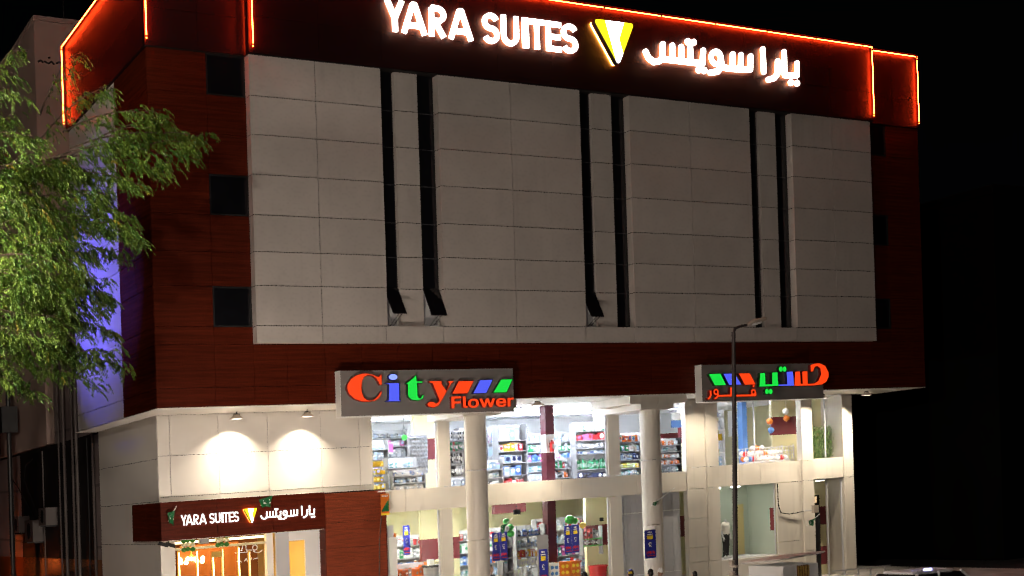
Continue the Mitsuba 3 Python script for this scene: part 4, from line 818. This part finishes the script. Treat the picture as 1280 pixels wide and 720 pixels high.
put('wire_cage', cat_(wires), 'm_lgrey', k); put('base', bx(24.35, 26.9, 3.05, 3.75, 3.82, 3.845), 'm_lgrey', k)
r_ = np.random.default_rng(5)
bi = 0
GR = 'balls in the wire bin'
for row, (z, y, nb) in enumerate(((3.98, 3.2, 11), (4.0, 3.5, 11), (4.2, 3.25, 10), (4.22, 3.55, 8), (4.42, 3.4, 3))):
    for i in range(nb):
        x = (24.5 if row < 4 else 25.0) + i * (2.25 / 11 if row < 4 else .25) + r_.uniform(-.02, .02) + (.1 if row % 2 else 0)
        mat = ('m_bwhite', 'm_bwhite', 'm_orange', 'm_lgrey', 'm_pblue', 'm_signred')[r_.integers(6)]
        b = put('ball', ball((x, y, z), .105, 2), mat, smooth=True)
        tag(b, {'m_bwhite': 'white football lying in the wire bin of the upper sports window', 'm_orange': 'orange basketball lying in the wire bin of the upper sports window', 'm_lgrey': 'grey ball lying in the wire bin of the upper sports window', 'm_pblue': 'blue ball lying in the wire bin of the upper sports window', 'm_signred': 'red ball lying in the wire bin of the upper sports window'}[mat], 'ball', {'m_bwhite': 'white balls in the wire bin', 'm_orange': 'orange balls in the wire bin', 'm_lgrey': 'grey balls in the wire bin', 'm_pblue': 'blue balls in the wire bin', 'm_signred': 'red balls in the wire bin'}[mat])
for x, y, z, mat, lab in ((26.15, 3.6, 5.48, 'm_orange', 'orange ball hanging left of the red wall band in the sports window'), (27.05, 3.6, 5.58, 'm_orange', 'orange ball hanging on the red wall band in the sports window'), (27.02, 3.6, 5.86, 'm_bwhite', 'white and black ball hanging highest in the sports window'), (26.2, 3.6, 5.12, 'm_pblue', 'blue ball hanging lowest in the sports window')):
    k = thing('hanging_ball', lab, 'ball'); put('ball', ball((x, y, z), .13, 2), mat, k, smooth=True); put('string', cyl((x, y, z + .13), (x, y, 6.38), .006, n=5), 'm_bwhite', k)
# bay 7 hedge
r_ = np.random.default_rng(9)
V, F, C, n = [], [], [], 0
for i in range(5200):
    x, z, y = r_.uniform(27.6, 29.35), r_.uniform(3.66, 5.05 + .15 * math.sin(i)), r_.uniform(3.0, 3.5)
    a = r_.normal(0, 1, 3); a /= np.linalg.norm(a); b = np.cross(a, r_.normal(0, 1, 3)); b /= np.linalg.norm(b)
    l = r_.uniform(.05, .1); p = np.array([x, y, z])
    V += [p, p + a * l * .5 + b * l * .2, p + a * l, p + a * l * .5 - b * l * .2]; F += [[n, n + 1, n + 2], [n, n + 2, n + 3]]; C += [np.array([.05, .10, .02]) * r_.uniform(.4, 1.8)] * 4; n += 4
k = thing('artificial_hedge', 'dark green artificial hedge behind the rightmost upper window', 'plant')
put('foliage', trimesh.Trimesh(V, F, process=False), 'm_leaf', k, color=np.array(C)); put('planter', bx(27.5, 29.35, 3.05, 3.5, 3.63, 3.75), 'm_brown', k)

# ground floor
def price_poster(x0, x1, z0, z1, y, label, group=None, bend=None):
    k = thing('sale_poster', label, 'poster', group)
    put('sheet', bx(x0, x1, y - .012, y, z0, z1), 'm_blue', k)
    w, h = x1 - x0, z1 - z0
    put('white_heading', cat_(bx(x0 + w * .27, x1 - w * .33, y - .016, y - .0125, z0 + h * .90, z0 + h * .94), bx(x0 + w * .2, x1 - w * .25, y - .016, y - .0125, z0 + h * .83, z0 + h * .86)), 'm_bwhite', k)
    put('yellow_square', bx(x0 + w * .2, x1 - w * .25, y - .016, y - .0125, z0 + h * .67, z0 + h * .80), 'm_yellow', k)
    cx, cz = x0 + w * .48, z0 + h * .50
    put('white_sign', extr(unary_union([LineString(arc(cx, cz, w * .14, h * .05, 40, 300)).buffer(w * .035), sbox(cx - w * .13, cz - h * .10, cx + w * .13, cz - h * .08)]), y - .0125, .004), 'm_bwhite', k)
    put('red_lettering', cat_([bx(x0 + w * (.12 + .11 * i), x0 + w * (.20 + .11 * i), y - .016, y - .0125, z0 + h * (.14 + .02 * (i % 3)), z0 + h * (.24 + .02 * (i % 2))) for i in range(7)] + [bx(x0 + w * .15, x1 - w * .1, y - .016, y - .0125, z0 + h * .07, z0 + h * .10)]), 'm_signred', k)
price_poster(12.40, 12.70, .97, 1.95, 2.58, 'blue sale poster on the glass beside the first round column, left of a pair'); price_poster(12.715, 13.01, .98, 1.96, 2.58, 'blue sale poster on the glass beside the first round column, right of a pair')
price_poster(15.40, 15.71, .98, 1.98, 2.58, 'blue sale poster on the glass in the middle of the shop, left of a pair'); price_poster(15.725, 16.03, .99, 1.99, 2.58, 'blue sale poster on the glass in the middle of the shop, right of a pair')
price_poster(14.30, 14.66, .0, 1.22, 2.58, 'tall narrow blue sale poster low on the dark glass panel'); put('grey_glass_board', bx(14.25, 14.72, 2.59, 2.605, G, 1.72), 'm_grey', H)
price_poster(10.10, 10.36, 1.35, 2.4, 4.9, 'blue sale poster hanging deep inside the lower left bay')
price_poster(17.16, 17.64, .68, 1.67, .128, 'blue sale poster with yellow square taped to the second round column')
for z, dx in ((1.95, 0), (1.2, .02)):
    pass
shelf('goods_shelf', 'orange checkout rack with small goods in the lower left bay', 'shelf', 9.6, 10.9, 4.4, [-.6, -.2, .2, .6, 1.05], .5, [('box', (ORA, REDC, ORA), .14), ('box', (ORA, ORA, SIL), .2)], frame='m_orange', boards='m_orange', seed=20)
k = thing('checkout_counter', 'orange checkout counter with glass front at the lower left shop window', 'counter')
put('body', bx(9.0, 10.1, 3.3, 3.9, G, .05), 'm_orange', k); put('top', bx(8.96, 10.14, 3.26, 3.94, .052, .09), 'm_orange', k); put('post', bx(8.98, 9.06, 3.3, 3.38, .092, 2.2), 'm_orange', k)
for x, z, r2, lab in ((9.3, .22, .12, 'grey helmet on the orange checkout counter, left'), (9.75, .2, .1, 'grey helmet on the orange checkout counter, right')):
    tag(put('helmet', ball((x, 3.5, z), r2, 2), 'm_lgrey', smooth=True), lab, 'helmet')
k = thing('waste_container', 'dark grey wheeled waste container in the lower left bay', 'bin')
put('body', lathe([(0, G), (.30, G), (.36, .9), (.38, .92), (.38, .96), (0, .96)], (10.75, 3.9, 0), 18), 'm_grey', k, smooth=35); put('rim', lathe([(.385, .9), (.40, .9), (.40, .97), (.385, .97)], (10.75, 3.9, 0), 18), 'm_black', k)
tag(put('folded_bag', ball((10.95, 3.8, 1.08), .16, 2, (1.2, .8, .6)), 'm_bcream', smooth=True), 'cream bag lying on the waste container', 'bag'); tag(put('white_carton', bx(10.5, 10.68, 3.7, 3.9, .962, 1.18), 'm_bwhite'), 'white carton on the waste container', 'box')
shelf('goods_shelf', 'hook rack of blue and silver shoes and bottles in the lower middle bay', 'shelf', 14.0, 15.25, 3.6, [.55, .95, 1.3, 1.7, 2.1], .4, [('hang', (WHT, SIL, (.6, .6, .45)), .1), ('box', (ORA, YEL, REDC, WHT), .1), ('bottle', (LBL, BLU, SIL), .1), ('bottle', (BLU, LBL, BLK), .1)], back=False, seed=21)
shelf('goods_shelf', 'display of white garments on hooks low in the lower middle bay', 'shelf', 13.4, 14.2, 3.2, [-.55, .1, .6], .4, [('hang', (WHT, (.75, .72, .6), WHT), .2), ('hang', (WHT, (.6, .65, .5)), .16)], back=False, seed=22)
shelf('goods_shelf', 'dim grey tower stand of packets beside the green balloons', 'shelf', 13.05, 13.5, 3.0, [-.2, .5, 1.0, 1.4, 1.8], .4, [('box', (TEAL, SIL, BLK), .2), ('box', (SIL, TEAL), .2)], seed=23)
shelf('goods_shelf', 'far shelf of pale goods at the back of the lower middle bay', 'shelf', 16.6, 19.0, 6.4, [.2, .7, 1.2, 1.7, 2.2], .4, [('box', (WHT, LBL, REDC), .2), ('box', (WHT, TEAL, PNK), .22), ('bottle', (WHT, LBL), .14)], seed=24)
shelf('goods_shelf', 'wall rack of grey toys beside the red band right in the lower middle bay', 'shelf', 16.75, 17.65, 3.4, [1.15, 1.4, 1.85], .3, [('hang', (SIL, WHT, BLK), .12), ('box', (SIL, REDC, BLK), .2)], back=False, boards='m_bgreen', seed=25)
for i, (mat, nm) in enumerate((('m_bwhite', 'white carton with blue print'), ('m_orange', 'orange carton nearer the white carton'), ('m_orange', 'orange carton beside the red bucket'))):
    x = 14.98 + i * .46
    b = thing('goods_carton', nm + ' standing behind the lower middle window', 'box')
    put('carton', bx(x, x + .43, 3.0, 3.4, -.35, .66), mat, b)
    put('print', cat_([cyl((x + .13 + .18 * (q % 2), 2.996, .5 - .22 * (q // 2)), (x + .13 + .18 * (q % 2), 2.999, .5 - .22 * (q // 2)), .07, n=10) for q in range(6)]), 'm_pblue' if i == 0 else 'm_yellow', b)
k = thing('red_bucket', 'red bucket at the right end of the lower middle window', 'bucket')
put('bucket', lathe([(0, -.5), (.26, -.5), (.34, .36), (.37, .36), (.37, .42), (.32, .42), (.25, -.45), (0, -.45)], (17.1, 3.0, 0), 20), 'm_signred', k, smooth=35)
balloons([(13.36, 3.2, 2.30, .12, 'm_bgreen'), (13.30, 3.15, 2.05, .13, 'm_bwhite'), (13.52, 3.2, 2.08, .13, 'm_bgreen'), (13.47, 3.1, 1.86, .14, 'm_bgreen')], 'green and white balloons hanging in the lower middle bay near the flag')
balloons([(16.05, 3.2, 2.18, .18, 'm_bgreen'), (16.32, 3.3, 2.12, .13, 'm_bgreen'), (16.62, 3.2, 1.93, .13, 'm_yellow')], 'green and yellow balloons hanging above the middle pair of sale posters')
k = thing('exit_sign', 'small black sign plate on the cream wall at the right of the lower middle bay', 'sign'); put('plate', bx(17.92, 18.1, 3.985, 3.997, 2.0, 2.13), 'm_black', k)
k = thing('exit_sign', 'small black sign plate hanging under the lower ceiling', 'sign'); put('plate', bx(14.15, 14.45, 4.0, 4.02, 2.5, 2.68), 'm_black', k); put('rod', cyl((14.3, 4.01, 2.68), (14.3, 4.01, 2.97), .01, n=5), 'm_black', k)
k = thing('dark_machine', 'dark game machine with small lit displays behind the rightmost lower window', 'machine')
put('cabinet', bx(27.35, 28.15, 3.0, 3.45, G, 2.35), 'm_black', k); put('display', bx(27.45, 27.75, 2.99, 2.998, 1.9, 2.02), 'm_lens', k, emit=(1.2, .1, .08), sw=.1)
put('display', bx(27.75, 28.0, 2.99, 2.998, 2.05, 2.3), 'm_lens', k, emit=(.8, .5, .2), sw=.1); put('display', bx(27.85, 28.0, 2.99, 2.998, 1.75, 1.85), 'm_lens', k, emit=(.3, .7, .25), sw=.1)
k = thing('floodlight', 'small grey floodlight on a bracket at the right pier, its cable looping left', 'floodlight')
put('arm', tube([(26.7, 2.38, 1.78), (26.95, 2.1, 1.80)], .02, 6), 'm_lgrey', k); put('head', bx(26.85, 27.12, 1.95, 2.07, 1.68, 1.98), 'm_lamphead', k); put('cable', tube([(25.44, 2.46, 2.95), (25.45, 2.45, 2.1), (25.55, 2.44, 1.78), (26.0, 2.42, 1.70), (26.7, 2.38, 1.76)], .02, 6), 'm_black', k)
k = thing('alarm_stub', 'short red pipe stub on the spandrel left of the first round column', 'pipe'); put('stub', tube([(11.55, 2.5, 3.12), (11.5, 2.3, 3.16), (11.62, 2.2, 3.16)], .035, 8), 'm_signred', k)
k = thing('white_board', 'plain white board leaning beside the wood wall', 'board'); put('board', bx(8.12, 8.62, 2.36, 2.40, G, 2.1), 'm_bwhite', k); put('grey_cap', bx(8.12, 8.5, 2.35, 2.41, 2.11, 2.5), 'm_lgrey', k)

# ------------------------------------------------------------------ people and mannequin
def hull(a, ra, b, rb): return m3.Manifold.batch_hull([m3.Manifold.sphere(ra, 14).translate(list(map(float, a))), m3.Manifold.sphere(rb, 14).translate(list(map(float, b)))])
def blob(bones, edge=.035, it=8):
    m = m3.Manifold.batch_boolean([hull(*b) for b in bones], m3.OpType.Add).refine_to_length(edge)
    d = m.to_mesh(); t_ = trimesh.Trimesh(d.vert_properties[:, :3], d.tri_verts, process=True)
    trimesh.smoothing.filter_taubin(t_, iterations=it)
    return t_
def figure(name, label, cat, x, y, z, h, rot, shirt, pants, hair, head=True, skin='m_skin', cap=None, group=None):
    s = h / 1.75
    k = thing(name, label, cat, group)
    ca, sa = math.cos(rot), math.sin(rot)
    def tr(m): 
        v = np.array(m.vertices) * s
        return trimesh.Trimesh(np.c_[v[:, 0] * ca - v[:, 1] * sa + x, v[:, 0] * sa + v[:, 1] * ca + y, v[:, 2] + z], m.faces, process=False)
    B = [((0, 0, 1.36), .058, (0, .0, 1.50), .052)]
    if head: B += [((0, -.01, 1.57), .075, (0, .0, 1.665), .088), ((0, -.06, 1.555), .04, (0, -.03, 1.60), .07), ((0, -.098, 1.595), .014, (0, -.085, 1.63), .012), ((-.082, 0, 1.60), .018, (-.084, .005, 1.63), .02), ((.082, 0, 1.60), .018, (.084, .005, 1.63), .02)]
    for q in (-1, 1):
        B += [((q * .19, 0, 1.38), .045, (q * .23, .02, 1.10), .042), ((q * .23, .02, 1.10), .04, (q * .24, -.05, .86), .03), ((q * .24, -.05, .86), .03, (q * .245, -.07, .78), .034), ((q * .215, -.08, .84), .013, (q * .21, -.11, .77), .011)]
        for f_ in range(4): B += [((q * .245, -.055 - .016 * f_, .78), .011, (q * .24, -.06 - .018 * f_, .69 + .012 * abs(f_ - 1.3)), .009)]
        B += [((q * .10, 0, .12), .045, (q * .10, -.02, .06), .045), ((q * .10, .03, .035), .04, (q * .11, -.15, .03), .032)]
    B += [((0, 0, 1.0), .12, (0, 0, 1.36), .06)]
    put('body', tr(blob(B, .03, 6)), skin, k, smooth=True)
    S_ = [((-.15, 0, 1.37), .078, (.15, 0, 1.37), .078), ((-.17, 0, 1.30), .105, (.13, 0, 1.30), .105), ((-.1, 0, 1.0), .105, (.1, 0, 1.0), .105), ((-.12, 0, 1.3), .105, (-.09, 0, .98), .11), ((.12, 0, 1.3), .105, (.09, 0, .98), .11), ((0, 0, 1.3), .11, (0, 0, .98), .12)]
    for q in (-1, 1): S_ += [((q * .18, 0, 1.375), .07, (q * .22, .015, 1.14), .062)]
    put('shirt', tr(blob(S_)), shirt, k, smooth=True)
    P_ = [((-.09, 0, .95), .11, (.09, 0, .95), .11)]
    for q in (-1, 1): P_ += [((q * .09, 0, .92), .105, (q * .10, -.01, .52), .072), ((q * .10, -.01, .52), .07, (q * .10, .01, .1), .055)]
    put('trousers', tr(blob(P_)), pants, k, smooth=True)
    if head and hair: put('hair', tr(blob([((0, .025, 1.66), .092, (0, .02, 1.70), .088), ((0, .05, 1.58), .06, (0, .04, 1.66), .085)])), hair, k, smooth=True)
    if head and cap:
        put('cap', tr(blob([((0, .01, 1.69), .094, (0, .01, 1.72), .085), ((-.05, -.09, 1.68), .02, (.05, -.09, 1.68), .02), ((0, -.05, 1.69), .06, (0, -.13, 1.675), .02)])), cap, k, smooth=True)
    return k
figure('person', 'dark haired person standing in front of the second round column, left of the white cap', 'person', 13.6, -5.0, G, 1.68, 2.6, 'm_cloth', 'm_jeans', 'm_hair')
figure('person', 'person in a pale cap standing before the second round column', 'person', 14.05, -4.9, G, 1.66, 3.4, 'm_tee', 'm_jeans', None, cap='m_bwhite')
figure('person', 'dark haired person standing farthest right before the pale wall panels', 'person', 15.3, -5.0, G, 1.47, 2.9, 'm_black', 'm_jeans', 'm_hair')
figure('person', 'dark haired person whose head shows below the orange cartons', 'person', 11.16, -5.0, G, 1.81, 3.0, 'm_cloth', 'm_black', 'm_hair')
figure('person', 'person in a blue and yellow cap left of the second round column', 'person', 12.85, -5.0, G, 1.72, 3.1, 'm_blue', 'm_jeans', 'm_hair', cap='m_blue')
put('cap_badge', bx(12.70, 12.82, -5.13, -5.09, .64, .70), 'm_yellow', 'person_004')
figure('person', 'person in jeans standing inside the shop behind the blue posters', 'person', 12.95, 3.7, G, 1.75, .6, 'm_black', 'm_jeans', 'm_hair')
figure('mannequin', 'headless mannequin in white shirt and black trousers in the lower display window', 'mannequin', 23.3, 3.15, .16, 1.72, .25, 'm_tee', 'm_black', None, head=False, skin='m_lgrey')

# ------------------------------------------------------------------ street furniture
k = thing('street_light_pole', 'dark street light pole with short arm and unlit head before the right half', 'street lamp')
put('pole', cyl((14.39, -8, G), (14.64, -8, 7.55), .08, .058, 14), 'm_pole', k, smooth=40); put('base', cyl((14.38, -8, G), (14.39, -8, G + .5), .15, .13, 14), 'm_pole', k)
put('arm', tube([(14.64, -8, 7.5), (14.70, -8, 7.66), (14.95, -8.02, 7.73), (15.2, -8.04, 7.76)], .04, 8), 'm_pole', k)
put('head', blob([((15.15, -8.04, 7.76), .05, (15.35, -8.06, 7.84), .075), ((15.35, -8.06, 7.84), .075, (15.78, -8.1, 7.93), .055)], .05, 4), 'm_lamphead', k, smooth=True)
put('lens', blob([((15.32, -8.06, 7.79), .06, (15.6, -8.08, 7.84), .055)], .05, 3), 'm_lens', k, smooth=True)
put('strap', cat_(cyl((14.395, -8, .72), (14.40, -8, .80), .13, n=12), cyl((14.39, -8, .42), (14.393, -8, .5), .14, n=12), bx(14.22, 14.33, -8.12, -7.95, .5, .62), bx(14.24, 14.32, -8.1, -7.95, .8, .95)), 'm_lamphead', k)
k = thing('guard_kiosk', 'small white guard kiosk with corrugated roof before the shop at the lower right', 'kiosk')
put('walls', bx(13.57, 14.83, -11, -9.6, G, .86), 'm_shopwhite', k)
cor = []
for i in range(14):
    y = -11.12 + i * .12
    cor.append([(y + q * .03, .02 * math.sin(q * math.pi / 2)) for q in range(4)])
pts = [p for c in cor for p in c]
V = []
for y, dz in pts:
    dz -= .07 * (y + 11.1) - .05
    V += [[13.40, y, 1.00 + dz], [15.0, y, 1.08 + dz], [13.40, y, 1.025 + dz], [15.0, y, 1.105 + dz]]
F = []
for i in range(len(pts) - 1):
    a, b = 4 * i, 4 * (i + 1)
    F += [[a, b, b + 1], [a, b + 1, a + 1], [a + 2, a + 3, b + 3], [a + 2, b + 3, b + 2], [a, a + 2, b + 2], [a, b + 2, b], [a + 1, b + 1, b + 3], [a + 1, b + 3, a + 3]]
put('corrugated_roof', trimesh.Trimesh(V, F, process=False), 'm_bwhite', k)
wk = put('window', bx(14.06, 14.47, -11.012, -11.002, .35, .84), 'm_brown', k)
for i in range(5): put('bar', bx(14.08 + i * .09, 14.12 + i * .09, -11.03, -11.013, .37, .82), 'm_gold', wk)
k = thing('parked_car', 'white car whose roof edge shows at the bottom right', 'car')
prof = [(15.6, -.75), (15.55, -.35), (15.75, -.1), (16.3, 0), (16.75, .40), (17.1, .46), (18.0, .46), (18.5, .36), (19.0, -.02), (19.7, -.1), (19.8, -.4), (19.8, -.75)]
def carslab(pts, y0, y1, inset=0): 
    p = Polygon(pts).buffer(-inset) if inset else Polygon(pts)
    m = trimesh.creation.extrude_polygon(p, y1 - y0, engine='earcut'); v = m.vertices
    return trimesh.Trimesh(np.c_[v[:, 0], y1 - v[:, 2], v[:, 1]], m.faces, process=False)
put('body', carslab([(15.6, -.75), (15.55, -.35), (15.75, -.1), (16.3, 0), (19.0, -.02), (19.7, -.1), (19.8, -.4), (19.8, -.75)], -12.85, -11.15), 'm_carpaint', k)
put('cabin', carslab([(16.3, .0), (16.75, .38), (18.5, .34), (19.0, -.02)], -12.72, -11.28), 'm_glassdark', k)
put('roof', blob([((16.85, -12.5, .40), .06, (18.35, -12.5, .38), .05), ((16.85, -11.5, .40), .06, (18.35, -11.5, .38), .05), ((16.85, -12.5, .40), .06, (16.85, -11.5, .40), .06), ((18.35, -12.5, .38), .05, (18.35, -11.5, .38), .05), ((16.9, -12, .41), .06, (18.3, -12, .40), .05)], .08, 5), 'm_carpaint', k, smooth=True)
put('pillar', cat_([tube([(16.3, y, .0), (16.8, y, .40)], .035, 6) for y in (-12.73, -11.27)] + [tube([(17.6, y, .0), (17.6, y, .42)], .035, 6) for y in (-12.73, -11.27)] + [tube([(19.0, y, .0), (18.45, y, .38)], .035, 6) for y in (-12.73, -11.27)]), 'm_carpaint', k)
for x in (16.35, 19.0):
    for y0, y1 in ((-12.87, -12.66), (-11.34, -11.13)): 
        w = put('wheel', cyl((x, y0, G + .17), (x, y1, G + .17), .32, n=24), 'm_tyre', k); put('rim', cyl((x, y0 - .004, G + .17), (x, y1 + .004, G + .17), .19, n=16), 'm_steel', w)
put('dome_light', blob([((17.3, -12.5, .47), .035, (17.55, -12.5, .47), .035)], .03, 2), 'm_lens', k, emit=(2.2, 2.3, 6), sw=.1)
k = thing('steel_railing', 'low steel railing at the foot of the building, far right', 'railing')
put('top_rail', cyl((27.3, 1.5, -.68), (30.5, 1.5, -.72), .03, n=8), 'm_steel', k)
for x in (28.0, 28.72, 29.4, 30.2): put('post', cyl((x, 1.5, G), (x, 1.5, -.7), .03, n=8), 'm_steel', k)
